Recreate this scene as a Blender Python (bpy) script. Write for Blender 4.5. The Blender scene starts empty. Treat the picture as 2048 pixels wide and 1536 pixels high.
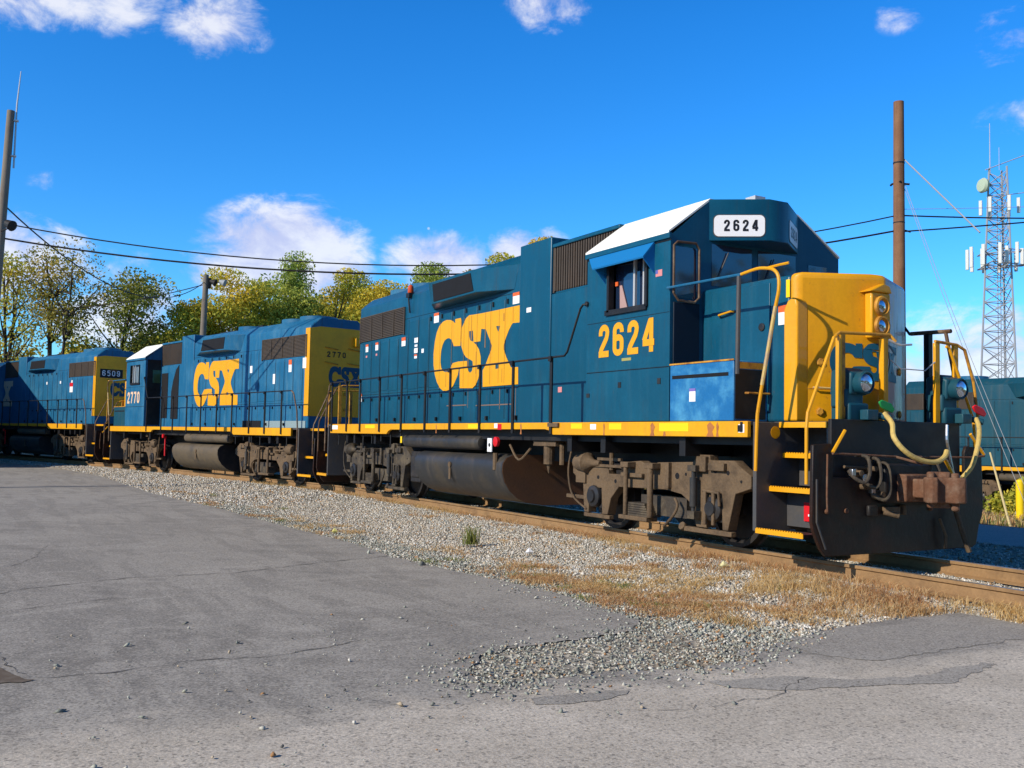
import bpy, bmesh, math, random
import numpy as np
from mathutils import Vector, Matrix
from mathutils.geometry import tessellate_polygon
R = math.radians
random.seed(7); rng = np.random.default_rng(11)
scene = bpy.context.scene
COL = scene.collection
# ------------------------------------------------------------------ camera
cam_d = bpy.data.cameras.new('camera'); cam = bpy.data.objects.new('camera', cam_d); COL.objects.link(cam)
cam_d.sensor_width = 36.0; cam_d.lens = 1935.5 / 2048 * 36.0; cam_d.clip_end = 3000; cam_d.clip_start = 0.1
CAM = Vector((16.1957, -9.7311, 1.3768))
fw = Vector((-.86691785, .49537086, .05532766)); rt = Vector((.49695875, .86756406, .01909448)); up = Vector((.03854144, -.04404891, .99828566))
cam.matrix_world = Matrix(((rt.x, up.x, -fw.x, CAM.x), (rt.y, up.y, -fw.y, CAM.y), (rt.z, up.z, -fw.z, CAM.z), (0, 0, 0, 1)))
scene.camera = cam
scene.view_settings.view_transform = 'Standard'; scene.view_settings.look = 'None'
scene.view_settings.exposure = 0.0; scene.view_settings.gamma = 1.0
# ------------------------------------------------------------------ sun and sky
SUN_AZ, SUN_EL = R(-85.0), R(30.0)
sv = Vector((math.cos(SUN_AZ) * math.cos(SUN_EL), math.sin(SUN_AZ) * math.cos(SUN_EL), math.sin(SUN_EL)))
sl = bpy.data.lights.new('sun', 'SUN'); sl.energy = 4.9; sl.angle = R(0.5); sl.color = (1.0, .90, .74)
so = bpy.data.objects.new('sun', sl); COL.objects.link(so); so.rotation_euler = sv.to_track_quat('Z', 'Y').to_euler()


class NT:
    """small node helper"""
    def __init__(s, tree): s.t = tree; s.n = tree.nodes; s.l = tree.links
    def new(s, kind, **kw):
        nd = s.n.new(kind)
        for k, v in kw.items():
            if k.startswith('i_'):
                nd.inputs[k[2:].replace('_', ' ')].default_value = v
            else: setattr(nd, k, v)
        return nd
    def put(s, sock, v):
        if isinstance(v, bpy.types.NodeSocket): s.l.new(v, sock)
        elif isinstance(v, (tuple, list)) and len(v) == 3 and sock.type == 'RGBA': sock.default_value = (*v, 1)
        else: sock.default_value = v
    def m(s, op, a, b=0.0, c=0.0, clamp=False):
        nd = s.n.new('ShaderNodeMath'); nd.operation = op; nd.use_clamp = clamp
        s.put(nd.inputs[0], a); s.put(nd.inputs[1], b); s.put(nd.inputs[2], c); return nd.outputs[0]
    def mix(s, f, a, b, mode='MIX'):
        nd = s.n.new('ShaderNodeMix'); nd.data_type = 'RGBA'; nd.blend_type = mode
        s.put(nd.inputs[0], f); s.put(nd.inputs[6], a); s.put(nd.inputs[7], b); return nd.outputs[2]
    def ramp(s, f, lo, hi, a=0.0, b=1.0):
        nd = s.n.new('ShaderNodeMapRange'); nd.interpolation_type = 'SMOOTHSTEP'
        s.put(nd.inputs[0], f); nd.inputs[1].default_value = lo; nd.inputs[2].default_value = hi
        nd.inputs[3].default_value = a; nd.inputs[4].default_value = b; return nd.outputs[0]
    def noise(s, vec, scale, detail=4, rough=.55, dist=0.0):
        nd = s.n.new('ShaderNodeTexNoise'); s.l.new(vec, nd.inputs['Vector'])
        nd.inputs['Scale'].default_value = scale; nd.inputs['Detail'].default_value = detail
        nd.inputs['Roughness'].default_value = rough; nd.inputs['Distortion'].default_value = dist
        return nd.outputs[0]
    def scale(s, vec, sx, sy, sz):
        nd = s.n.new('ShaderNodeVectorMath'); nd.operation = 'MULTIPLY'
        s.l.new(vec, nd.inputs[0]); nd.inputs[1].default_value = (sx, sy, sz); return nd.outputs[0]


world = bpy.data.worlds.new('World'); scene.world = world; world.use_nodes = True
W = NT(world.node_tree); W.n.clear()
sky = W.new('ShaderNodeTexSky', sky_type='NISHITA', sun_disc=False, sun_elevation=SUN_EL,
            sun_rotation=math.pi / 2 - SUN_AZ, altitude=0.0, air_density=1.0, dust_density=0.2, ozone_density=4.0)
hs = W.new('ShaderNodeHueSaturation'); hs.inputs['Saturation'].default_value = 1.32; hs.inputs['Value'].default_value = 1.0
W.l.new(sky.outputs[0], hs.inputs['Color'])

tc = W.new('ShaderNodeTexCoord')
vr = W.new('ShaderNodeVectorRotate', rotation_type='Z_AXIS'); vr.inputs['Angle'].default_value = R(-150)
W.l.new(tc.outputs['Generated'], vr.inputs['Vector'])
sp = W.new('ShaderNodeSeparateXYZ'); W.l.new(vr.outputs[0], sp.inputs[0])
az = W.m('MULTIPLY', W.m('ARCTAN2', sp.outputs[1], sp.outputs[0]), 57.29578)
el = W.m('MULTIPLY', W.m('ARCSINE', sp.outputs[2]), 57.29578)
# (azimuth - 150, elevation, half width, half height, strength)
CLOUDS = [(13.6, 10.2, 5.8, 3.9, 1.55), (17.0, 9.0, 3.4, 2.0, 1.1), (10.6, 9.2, 3.0, 2.2, 1.2), (4.6, 10.3, 4.3, 2.1, 1.25), (-.5, 10.8, 3.2, 2.2, 1.25),
          (29.0, 23.0, 7.0, 3.2, .95), (24.0, 22.9, 4.2, 2.4, .85), (18.0, 22.3, 3.6, 2.2, 1.0), (-1.4, 25.0, 3.2, 2.6, .78), (-27.2, 21.0, 2.6, 1.8, .60),
          (-27.6, 17.0, 2.6, 1.2, .55), (-26, 4.0, 8, 4.6, 1.2), (-32, 6.2, 5, 2.4, .8), (27.5, 8.8, 4.8, 3.0, 1.15), (22.4, 6.2, 5.0, 4.2, .95), (26.3, 13.0, 1.3, .8, .42),
          (-21.6, 22.9, 1.8, 1.2, .52), (33, 12, 4, 3, .8), (13, 5.0, 14, 3.2, .8)]
mx = None
for a, e, ra, re, st in CLOUDS:
    q = W.m('SUBTRACT', 1.0, W.m('ADD', W.m('POWER', W.m('ABSOLUTE', W.m('DIVIDE', W.m('SUBTRACT', az, a), ra)), 2.0),
                               W.m('POWER', W.m('ABSOLUTE', W.m('DIVIDE', W.m('SUBTRACT', el, e), re)), 2.0)), clamp=True)
    q = W.m('MULTIPLY', q, st)
    mx = q if mx is None else W.m('MAXIMUM', mx, q)
cb = W.new('ShaderNodeCombineXYZ'); W.l.new(az, cb.inputs[0]); W.l.new(el, cb.inputs[1])
cv = W.scale(cb.outputs[0], .15, .23, 1)
n1 = W.noise(cv, 1.9, 12, .64, .35); n2 = W.noise(cv, .9, 3, .5)
dens = W.ramp(W.m('ADD', mx, W.m('MULTIPLY', W.m('SUBTRACT', n1, .5), 2.9)), .20, 1.20)
dens = W.m('MULTIPLY', dens, W.ramp(mx, .0, .35))
cmix = W.mix(W.ramp(W.m('ADD', n1, W.m('MULTIPLY', W.m('SUBTRACT', n2, .5), .6)), .36, .66), (5.9, 6.2, 8.6), (9.0, 9.1, 9.7))
moon = W.m('SUBTRACT', 1.0, W.m('ADD', W.m('POWER', W.m('DIVIDE', W.m('SUBTRACT', az, 5.41), .10), 2.0), W.m('POWER', W.m('DIVIDE', W.m('SUBTRACT', el, 12.16), .10), 2.0)), clamp=True)
SK = 0.105
tint = W.mix(1.0, hs.outputs[0], (.90, 1.62, 2.06), 'MULTIPLY')
hi = W.ramp(el, 23, 44, 1.0, .16); cbh = W.new('ShaderNodeCombineXYZ')
for q_ in range(3): W.l.new(hi, cbh.inputs[q_])
tint = W.mix(1.0, tint, cbh.outputs[0], 'MULTIPLY')
skyc = W.mix(W.m('MULTIPLY', dens, .86), tint, cmix)
skyc = W.mix(W.m('MULTIPLY', moon, .6), skyc, (7, 8, 9.2))
bg = W.new('ShaderNodeBackground'); bg.inputs['Strength'].default_value = SK
W.l.new(skyc, bg.inputs['Color'])
wo = W.new('ShaderNodeOutputWorld'); W.l.new(bg.outputs[0], wo.inputs[0])

# ------------------------------------------------------------------ materials
MATS = {}


def mat(name, color, rough=.5, metal=0.0, dirt=None, dirt_amt=.5, dscale=1.2, streak=None, streak_amt=.4, fine=0.0, bump=0.0, bscale=30, spec=.28, coat=0.0, grime=0.0, nose=False):
    if name in MATS: return MATS[name]
    m_ = bpy.data.materials.new(name); m_.use_nodes = True; N = NT(m_.node_tree); b = N.n['Principled BSDF']
    t = N.new('ShaderNodeTexCoord').outputs['Object']
    c = (*color, 1) if len(color) == 3 else color
    col = None
    rgb = N.new('ShaderNodeRGB'); rgb.outputs[0].default_value = c; col = rgb.outputs[0]
    if dirt is not None:
        nz = N.noise(t, dscale, 6, .62, .2)
        col = N.mix(N.m('MULTIPLY', N.ramp(nz, .42, .72), dirt_amt), col, dirt)
    if streak is not None:
        nz = N.noise(N.scale(t, 5, 5, .45), 1.3, 5, .6)
        col = N.mix(N.m('MULTIPLY', N.ramp(nz, .48, .8), streak_amt), col, streak)
    if grime:
        nz = N.noise(N.scale(t, 9, 9, .30), 1.0, 6, .65, .2); nz2 = N.noise(t, 1.6, 5, .6)
        col = N.mix(N.m('MULTIPLY', N.m('MULTIPLY', N.ramp(nz, .50, .72), N.ramp(nz2, .38, .62)), grime), col, (.035, .045, .05))
        nr = N.noise(N.scale(t, 7, 7, 1.1), 2.3, 6, .7, .3)
        col = N.mix(N.m('MULTIPLY', N.ramp(nr, .66, .76), grime * 1.3), col, (.16, .085, .05))
    if fine:
        nz = N.noise(t, 28, 4, .7)
        col = N.mix(fine, col, N.mix(nz, (.2, .2, .2), (1.6, 1.6, 1.6)), 'MULTIPLY')
    if nose:   # far half of the nose mixes to purplish grey with rust breaking through
        sy_ = N.new('ShaderNodeSeparateXYZ'); N.l.new(t, sy_.inputs[0])
        ff = N.ramp(N.m('ADD', sy_.outputs[1], N.m('MULTIPLY', N.m('SUBTRACT', N.noise(t, 3, 5), .5), .16)), -.01, .07)
        ff = N.m('MULTIPLY', ff, N.ramp(N.noise(N.scale(t, 3, 3, 1), 1.2, 5), .25, .50))
        col = N.mix(N.m('MULTIPLY', ff, .8), col, (.36, .32, .36))
        col = N.mix(N.m('MULTIPLY', N.m('MULTIPLY', N.ramp(sy_.outputs[1], .02, .1), N.ramp(N.noise(N.scale(t, 4, 4, 1), 1.7, 6), .50, .62)), .8), col, (.16, .055, .02))
        col = N.mix(N.m('MULTIPLY', N.ramp(N.noise(t, 9, 6, .7), .60, .70), .65), col, (.30, .12, .03))
    N.l.new(col, b.inputs['Base Color'])
    rn = N.noise(t, 4, 4, .6)
    N.l.new(N.m('ADD', rough - .12, N.m('MULTIPLY', rn, .24), clamp=True), b.inputs['Roughness'])
    b.inputs['Metallic'].default_value = metal; b.inputs['Specular IOR Level'].default_value = spec
    b.inputs['Coat Weight'].default_value = coat
    if bump:
        bp = N.new('ShaderNodeBump'); bp.inputs['Strength'].default_value = bump; bp.inputs['Distance'].default_value = .02
        N.l.new(N.noise(t, bscale, 4, .6), bp.inputs['Height']); N.l.new(bp.outputs[0], b.inputs['Normal'])
    MATS[name] = m_; return m_


TEAL = mat('teal_paint', (.003, .069, .128), .36, spec=.35, dirt=(.006, .105, .185), dirt_amt=.6, dscale=.9, streak=(.035, .12, .17), streak_amt=.35, fine=.3, bump=.22, bscale=1.6, grime=.42)
TEALF = mat('faded_teal_paint', (.010, .115, .24), .45, dirt=(.05, .19, .32), dirt_amt=.6, dscale=1.1, streak=(.10, .22, .30), streak_amt=.5, fine=.25, bump=.2, bscale=1.6, grime=.55)
TEALD = mat('dull_teal_paint', (.006, .062, .098), .5, dirt=(.02, .08, .10), dirt_amt=.6, streak=(.08, .10, .10), streak_amt=.4)
BLUE = mat('bright_blue_paint', (.014, .14, .36), .42, dirt=(.09, .34, .56), dirt_amt=.75, dscale=2.6, fine=.3)
VISOR = mat('visor_blue_paint', (.008, .17, .44), .5)
YEL = mat('yellow_paint', (.76, .355, .008), .42, coat=.25, dirt=(.62, .25, .008), dirt_amt=.35, dscale=1.5, fine=.2, bump=.03, bscale=4)
YEND = mat('brightened_orange_yellow_paint', (.92, .43, .02), .5, dirt=(.70, .30, .02), dirt_amt=.5, dscale=2, fine=.2)  # orange tone, brightened in the colour to lift the shaded hood ends
YNOSE = mat('nose_yellow_paint', (.76, .355, .008), .42, coat=.25, dirt=(.62, .25, .008), dirt_amt=.35, dscale=1.5, streak=(.50, .22, .02), streak_amt=.3, fine=.2, bump=.10, bscale=2, nose=True)
YSILL = mat('yellow_sill_paint', (.74, .34, .008), .5, dirt=(.72, .42, .008), dirt_amt=.8, dscale=.7, streak=(.34, .12, .05), streak_amt=.35, fine=.25)
YBRIGHT = mat('bright_yellow_tape', (.9, .62, .01), .5)
YLOGO = mat('yellow_lettering', (.76, .36, .010), .5, streak=(.55, .22, .02), streak_amt=.45, fine=.15)
TLOGO = mat('teal_lettering', (.006, .07, .13), .5)
RUSTY = mat('rusty_yellow_paint', (.62, .30, .035), .6, dirt=(.16, .055, .022), dirt_amt=.95, dscale=5, fine=.4)
WORN = mat('worn_yellow_rail', (.62, .44, .16), .45, dirt=(.42, .30, .22), dirt_amt=.9, dscale=6)
BLK = mat('black_paint', (.014, .014, .016), .48, dirt=(.035, .03, .026), dirt_amt=.8, dscale=2.5, fine=.4)
PLOW = mat('plough_black', (.012, .011, .011), .42, dirt=(.045, .016, .010), dirt_amt=.8, dscale=1.6, fine=.4, bump=.2, bscale=12)
GREYP = mat('dark_grey_plate', (.07, .07, .075), .5, dirt=(.11, .09, .07), dirt_amt=.6, dscale=3, fine=.3)
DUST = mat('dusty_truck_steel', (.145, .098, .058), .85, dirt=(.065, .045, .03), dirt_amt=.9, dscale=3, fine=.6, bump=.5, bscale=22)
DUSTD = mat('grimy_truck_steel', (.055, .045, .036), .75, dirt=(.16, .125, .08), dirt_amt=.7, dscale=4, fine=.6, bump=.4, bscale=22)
OIL = mat('oily_black_steel', (.022, .022, .025), .42, dirt=(.06, .05, .042), dirt_amt=.6, dscale=5, fine=.4)
TANK = mat('fuel_tank_black', (.032, .034, .038), .42, dirt=(.070, .058, .043), dirt_amt=.8, dscale=1.3, streak=(.14, .11, .08), streak_amt=.5, fine=.3)
TANKB = mat('fuel_tank_brown', (.13, .10, .065), .6, dirt=(.07, .06, .05), dirt_amt=.9, dscale=1.6, streak=(.05, .05, .05), streak_amt=.6, fine=.4)
TANKE = mat('fuel_tank_rusty_end', (.10, .052, .03), .75, dirt=(.16, .07, .03), dirt_amt=.8, fine=.5)
GRILL = mat('brown_grille', (.075, .058, .045), .7, dirt=(.045, .035, .03), dirt_amt=.6, streak=(.12, .07, .04), streak_amt=.5, fine=.3)
DARK = mat('dark_opening', (.008, .008, .010), .8)
WHITE = mat('white_roof_paint', (.88, .87, .80), .55, dirt=(.70, .69, .62), dirt_amt=.3)
LABEL = mat('white_decal', (.82, .82, .84), .5)
ORNG = mat('orange_decal', (.75, .13, .03), .5)
PINK = mat('faded_pink_decal', (.62, .24, .24), .5)
RED = mat('red_paint', (.62, .012, .02), .45)
REDH = mat('red_handle', (.75, .01, .02), .35)
GREEN = mat('green_handle', (.02, .30, .07), .4)
HOSE = mat('yellow_hose', (.60, .44, .14), .6, dirt=(.26, .18, .08), dirt_amt=.6, dscale=9)
RUST = mat('rusty_coupler', (.15, .07, .04), .85, dirt=(.20, .13, .09), dirt_amt=.85, dscale=7, fine=.5, bump=.5, bscale=24)
RAILR = mat('rusty_rail', (.30, .18, .085), .9, dirt=(.16, .095, .05), dirt_amt=.6, dscale=3, fine=.5)
RAILT = mat('rail_head', (.32, .25, .17), .4, metal=.4)
TIE = mat('weathered_tie', (.10, .075, .055), .9, dirt=(.17, .13, .09), dirt_amt=.8, dscale=4, fine=.5)
MIRR = mat('mirror_frame_metal', (.10, .055, .03), .6, dirt=(.25, .18, .12), dirt_amt=.8, dscale=6)
STEEL = mat('bare_steel', (.45, .45, .47), .3, metal=.9)
TOWERM = mat('tower_steel', (.30, .31, .34), .6)
GALV = mat('galvanised_steel', (.50, .50, .50), .5, metal=.3)
WOOD = mat('brown_pole_wood', (.22, .105, .055), .85, dirt=(.34, .19, .10), dirt_amt=.6, streak=(.10, .05, .035), streak_amt=.7, fine=.4)
WOODG = mat('grey_pole_wood', (.23, .19, .15), .9, dirt=(.15, .12, .10), dirt_amt=.7, streak=(.10, .08, .07), streak_amt=.7)
WIRE = mat('wire_black', (.02, .018, .018), .6)
WIREG = mat('wire_grey', (.30, .32, .34), .5)
ANT = mat('antenna_white', (.62, .62, .60), .6)
DISH = mat('dish_pale_green', (.42, .50, .38), .6)
BARK = mat('tree_bark', (.075, .055, .04), .9, fine=.5)
NUMBK = mat('black_numerals', (.012, .012, .016), .5)
FADED = mat('faded_numerals', (.72, .50, .33), .6)
CORR = mat('shop_siding', (.42, .41, .38), .6, streak=(.3, .27, .22), streak_amt=.4)
ROCKM = mat('dark_rubble', (.07, .05, .04), .95, dirt=(.13, .09, .07), dirt_amt=.7, dscale=2, fine=.5)
BAG = mat('white_sheeting', (.62, .63, .66), .6)


def glass(name, c, rough=.06):
    m_ = bpy.data.materials.new(name); m_.use_nodes = True; b = m_.node_tree.nodes['Principled BSDF']
    b.inputs['Base Color'].default_value = (*c, 1); b.inputs['Roughness'].default_value = rough; b.inputs['Specular IOR Level'].default_value = .8
    b.inputs['Coat Weight'].default_value = .6
    MATS[name] = m_; return m_


GLASS = glass('dark_glass', (.010, .022, .055)); GLASSL = glass('pale_glass', (.22, .30, .36), .12); GLASSG = glass('green_glass', (.03, .075, .02), .3)
LENS = bpy.data.materials.new('lamp_lens'); LENS.use_nodes = True
_b = LENS.node_tree.nodes['Principled BSDF']; _b.inputs['Base Color'].default_value = (.55, .60, .68, 1); _b.inputs['Metallic'].default_value = .85; _b.inputs['Roughness'].default_value = .12


def leafmat(name, c1, c2, c3):
    m_ = bpy.data.materials.new(name); m_.use_nodes = True; N = NT(m_.node_tree); b = N.n['Principled BSDF']
    t = N.new('ShaderNodeTexCoord').outputs['Object']
    geo = N.new('ShaderNodeAttribute'); geo.attribute_name = 'leafvar'
    a = N.mix(N.ramp(N.noise(t, .45, 3), .38, .62), c1, c2)
    a = N.mix(N.ramp(geo.outputs['Fac'], .35, 1.0), a, c3)
    N.l.new(a, b.inputs['Base Color']); b.inputs['Roughness'].default_value = .6; b.inputs['Specular IOR Level'].default_value = .25
    tr = N.new('ShaderNodeBsdfTranslucent'); N.l.new(a, tr.inputs[0])
    ms = N.new('ShaderNodeMixShader'); ms.inputs[0].default_value = .35
    N.l.new(b.outputs[0], ms.inputs[1]); N.l.new(tr.outputs[0], ms.inputs[2]); N.l.new(ms.outputs[0], N.n['Material Output'].inputs[0])
    return m_


LEAF_YG = leafmat('leaf_yellow_green', (.58, .54, .065), (.74, .52, .05), (.36, .40, .06))
LEAF_G = leafmat('leaf_green', (.36, .44, .09), (.50, .50, .08), (.22, .30, .06))
LEAF_OR = leafmat('leaf_orange_yellow', (.72, .56, .06), (.60, .54, .06), (.62, .38, .06))
LEAF_DG = leafmat('leaf_dark_green', (.28, .31, .055), (.42, .36, .05), (.16, .19, .04))
LEAF_BR = leafmat('leaf_brown_green', (.44, .37, .07), (.50, .34, .06), (.26, .24, .05))
GRASSD = leafmat('grass_dry', (.64, .42, .17), (.50, .25, .11), (.74, .58, .32))
GRASSG = leafmat('grass_green', (.12, .20, .04), (.24, .28, .07), (.30, .28, .08))


# ------------------------------------------------------------------ mesh helpers
class MB:
    def __init__(s): s.v = []; s.f = []
    def add(s, vs, fs):
        o = len(s.v); s.v += [tuple(v) for v in vs]; s.f += [tuple(i + o for i in f) for f in fs]; return s
    def box(s, x0, x1, y0, y1, z0, z1):
        return s.add([(x, y, z) for x in (x0, x1) for y in (y0, y1) for z in (z0, z1)],
                     [(0, 1, 3, 2), (4, 6, 7, 5), (0, 4, 5, 1), (2, 3, 7, 6), (0, 2, 6, 4), (1, 5, 7, 3)])
    def hexa(s, p):  # 8 points: bottom 4, top 4
        return s.add(p, [(0, 1, 2, 3), (4, 5, 6, 7), (0, 1, 5, 4), (1, 2, 6, 5), (2, 3, 7, 6), (3, 0, 4, 7)])
    def prism(s, poly, axis, a, b):
        n = len(poly)
        def P(u, w, t): return {'y': (u, t, w), 'x': (t, u, w), 'z': (u, w, t)}[axis]
        vs = [P(u, w, a) for u, w in poly] + [P(u, w, b) for u, w in poly]
        tr = tessellate_polygon([[Vector((u, w, 0)) for u, w in poly]])
        fs = [tuple(t) for t in tr] + [tuple(i + n for i in reversed(t)) for t in tr]
        fs += [(i, (i + 1) % n, n + (i + 1) % n, n + i) for i in range(n)]
        return s.add(vs, fs)
    def tube(s, pts, r, n=6, closed=False):
        pts = [Vector(p) for p in pts]; m_ = len(pts); rr = r if isinstance(r, (list, tuple)) else [r] * m_
        vs = []; pu = None
        for i, p in enumerate(pts):
            d = (pts[min(i + 1, m_ - 1)] - pts[max(i - 1, 0)]).normalized()
            if pu is None:
                pu = Vector((0, 0, 1)) if abs(d.z) < .9 else Vector((1, 0, 0))
            e1 = d.cross(pu).normalized(); pu = e1.cross(d).normalized()
            for k in range(n):
                a = 2 * math.pi * k / n; vs.append(p + rr[i] * (math.cos(a) * e1 + math.sin(a) * pu))
        fs = [(i * n + k, i * n + (k + 1) % n, (i + 1) * n + (k + 1) % n, (i + 1) * n + k) for i in range(m_ - 1) for k in range(n)]
        fs += [tuple(range(n)), tuple((m_ - 1) * n + k for k in reversed(range(n)))]
        return s.add(vs, fs)
    def cyl(s, p0, p1, r, n=16, r2=None): return s.tube([p0, p1], [r, r if r2 is None else r2], n)
    def lathe(s, c, axis, prof, n=24):
        """prof: list of (t along axis, radius)"""
        c = Vector(c); ax = Vector({'x': (1, 0, 0), 'y': (0, 1, 0), 'z': (0, 0, 1)}[axis]) if isinstance(axis, str) else Vector(axis).normalized()
        e1 = ax.orthogonal().normalized(); e2 = ax.cross(e1); vs = []
        for t, r in prof:
            for k in range(n):
                a = 2 * math.pi * k / n; vs.append(c + ax * t + r * (math.cos(a) * e1 + math.sin(a) * e2))
        m_ = len(prof)
        fs = [(i * n + k, i * n + (k + 1) % n, (i + 1) * n + (k + 1) % n, (i + 1) * n + k) for i in range(m_ - 1) for k in range(n)]
        fs += [tuple(range(n)), tuple((m_ - 1) * n + k for k in reversed(range(n)))]
        return s.add(vs, fs)
    def flat(s, poly, holes, fn):
        """tessellated flat polygon with holes; fn maps (u,w) to 3-D"""
        loops = [[Vector((u, w, 0)) for u, w in poly]] + [[Vector((u, w, 0)) for u, w in h] for h in holes]
        allp = [p for lp in loops for p in lp]
        return s.add([fn(p.x, p.y) for p in allp], [tuple(t) for t in tessellate_polygon(loops)])
    def done(s, name, m_, parent=None, S=1, bevel=0, smooth=False, seg=2, loc=None):
        vs = s.v if S == 1 else [(-x, y, z) for x, y, z in s.v]
        me = bpy.data.meshes.new(name); me.from_pydata(vs, [], s.f); me.update()
        bm = bmesh.new(); bm.from_mesh(me); bmesh.ops.recalc_face_normals(bm, faces=bm.faces); bm.to_mesh(me); bm.free()
        if isinstance(m_, (list, tuple)):
            for q in m_: me.materials.append(q)
        else: me.materials.append(m_)
        if smooth:
            me.polygons.foreach_set('use_smooth', [True] * len(me.polygons))
            me.set_sharp_from_angle(angle=R(38))
        o = bpy.data.objects.new(name, me); COL.objects.link(o)
        if parent: o.parent = parent
        if loc: o.location = loc
        if bevel:
            b = o.modifiers.new('bevel', 'BEVEL'); b.width = bevel; b.segments = seg; b.limit_method = 'ANGLE'; b.angle_limit = R(35)
            b.harden_normals = False
            me.polygons.foreach_set('use_smooth', [True] * len(me.polygons)); me.set_sharp_from_angle(angle=R(60))
        return o


def tag(o, label=None, cat=None, group=None, kind=None):
    if label: o['label'] = label
    if cat: o['category'] = cat
    if group: o['group'] = group
    if kind: o['kind'] = kind
    return o


def thing(name, label, cat, loc=(0, 0, 0), rz=0, group=None):
    o = bpy.data.objects.new(name, None); COL.objects.link(o); o.location = loc; o.rotation_euler = (0, 0, rz); o.empty_display_size = .3
    return tag(o, label, cat, group)


def smooth_line(pts, k=4):
    pts = [Vector(p) for p in pts]; out = []
    for i in range(len(pts) - 1):
        p0 = pts[max(i - 1, 0)]; p1 = pts[i]; p2 = pts[i + 1]; p3 = pts[min(i + 2, len(pts) - 1)]
        for j in range(k):
            t = j / k
            out.append(.5 * ((2 * p1) + (p2 - p0) * t + (2 * p0 - 5 * p1 + 4 * p2 - p3) * t * t + (3 * p1 - p0 - 3 * p2 + p3) * t ** 3))
    out.append(pts[-1]); return out


# ---- lettering drawn as stroked ribbons, in a unit box .46 wide and 1 high
def arc(cx, cy, rx, ry, a0, a1, n=8): return [(cx + rx * math.cos(R(a0 + (a1 - a0) * i / n)), cy + ry * math.sin(R(a0 + (a1 - a0) * i / n))) for i in range(n + 1)]


GLYPH = {
    '2': [[(.085, .66)] + arc(.23, .75, .145, .165, 180, -20) + [(.33, .56), (.12, .22), (.09, .10)], [(.015, .08), (.44, .08)]],
    '6': [[(.375, .70), (.375, .76)] + arc(.23, .77, .145, .15, 10, 180)[1:] + [(.085, .5)] + arc(.23, .22, .145, .14, 180, 360) + [(.375, .42)] + arc(.23, .42, .145, .13, 0, 170)],
    '4': [[(.33, 0), (.33, 1)], [(.30, .95), (.07, .34)], [(.02, .28), (.45, .28)]],
    '7': [[(.03, .92), (.44, .92)], [(.40, .92), (.27, .5), (.19, 0)]],
    '0': [arc(.23, .75, .145, .165, 0, 180) + arc(.23, .25, .145, .165, 180, 360) + [(.375, .75)]],
    '5': [[(.42, .92), (.10, .92)], [(.10, .95), (.09, .52)], [(.09, .54)] + arc(.23, .48, .145, .13, 130, 0) + arc(.23, .22, .145, .14, 0, -170)],
    '9': [[(.085, .30), (.085, .24)] + arc(.23, .23, .145, .15, 190, 360)[1:] + [(.375, .5)] + arc(.23, .78, .145, .14, 0, 180) + [(.085, .58)] + arc(.23, .58, .145, .13, 180, 350)],
    'F': [[(.10, 0), (.10, 1)], [(.10, .92), (.42, .92)], [(.10, .52), (.36, .52)]],
}


def ribbon(mb, pts, w, fn, lift):
    n = len(pts); L = []
    for i in range(n):
        a = Vector(pts[max(i - 1, 0)]); b = Vector(pts[min(i + 1, n - 1)]); d = (b - a).normalized(); nn = Vector((-d.y, d.x)) * w / 2
        p = Vector(pts[i]); L.append((p + nn, p - nn))
    vs = []
    for i, (a, b) in enumerate(L):
        t = lift + .0012 * i / max(n - 1, 1)
        vs += [fn(a.x, a.y, t), fn(b.x, b.y, t)]
    mb.add(vs, [(2 * i, 2 * i + 1, 2 * i + 3, 2 * i + 2) for i in range(n - 1)])


def numerals(text, fn, h, w, gap, stroke, name, m_, parent):
    """fn(u, v, lift) -> point; h height, w digit width"""
    mb = MB(); k = 0
    for i, ch in enumerate(text):
        for j, st in enumerate(GLYPH[ch]):
            u0 = i * (w + gap)
            ribbon(mb, [(u0 + x / .46 * w, y * h) for x, y in st], stroke, fn, .0015 * j)
    return mb.done(name, m_, parent)


# ---- the three-letter company lettering, traced in metres: u along the side, w up
LC = [(-1.562, 3.784), (-1.305, 3.785), (-1.295, 3.592), (-1.297, 3.214), (-1.609, 3.23), (-1.658, 3.301), (-1.722, 3.373), (-1.831, 3.416), (-1.939, 3.411), (-2.046, 3.378), (-2.135, 3.296), (-2.198, 3.176), (-2.217, 3.054), (-2.217, 2.93), (-2.179, 2.818), (-2.075, 2.737), (-1.949, 2.71), (-1.826, 2.724), (-1.738, 2.781), (-1.695, 2.832), (-1.637, 2.883), (-1.385, 2.901), (-0.993, 2.891), (-0.987, 2.767), (-1.304, 2.758), (-1.348, 2.744), (-1.386, 2.629), (-1.485, 2.527), (-1.598, 2.412), (-1.716, 2.349), (-1.898, 2.321), (-2.069, 2.327), (-2.229, 2.394), (-2.38, 2.524), (-2.485, 2.681), (-2.562, 2.894), (-2.575, 3.132), (-2.524, 3.394), (-2.437, 3.583), (-2.316, 3.711), (-2.146, 3.785), (-1.975, 3.806), (-1.789, 3.788), (-1.666, 3.753), (-1.558, 3.696)]
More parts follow.
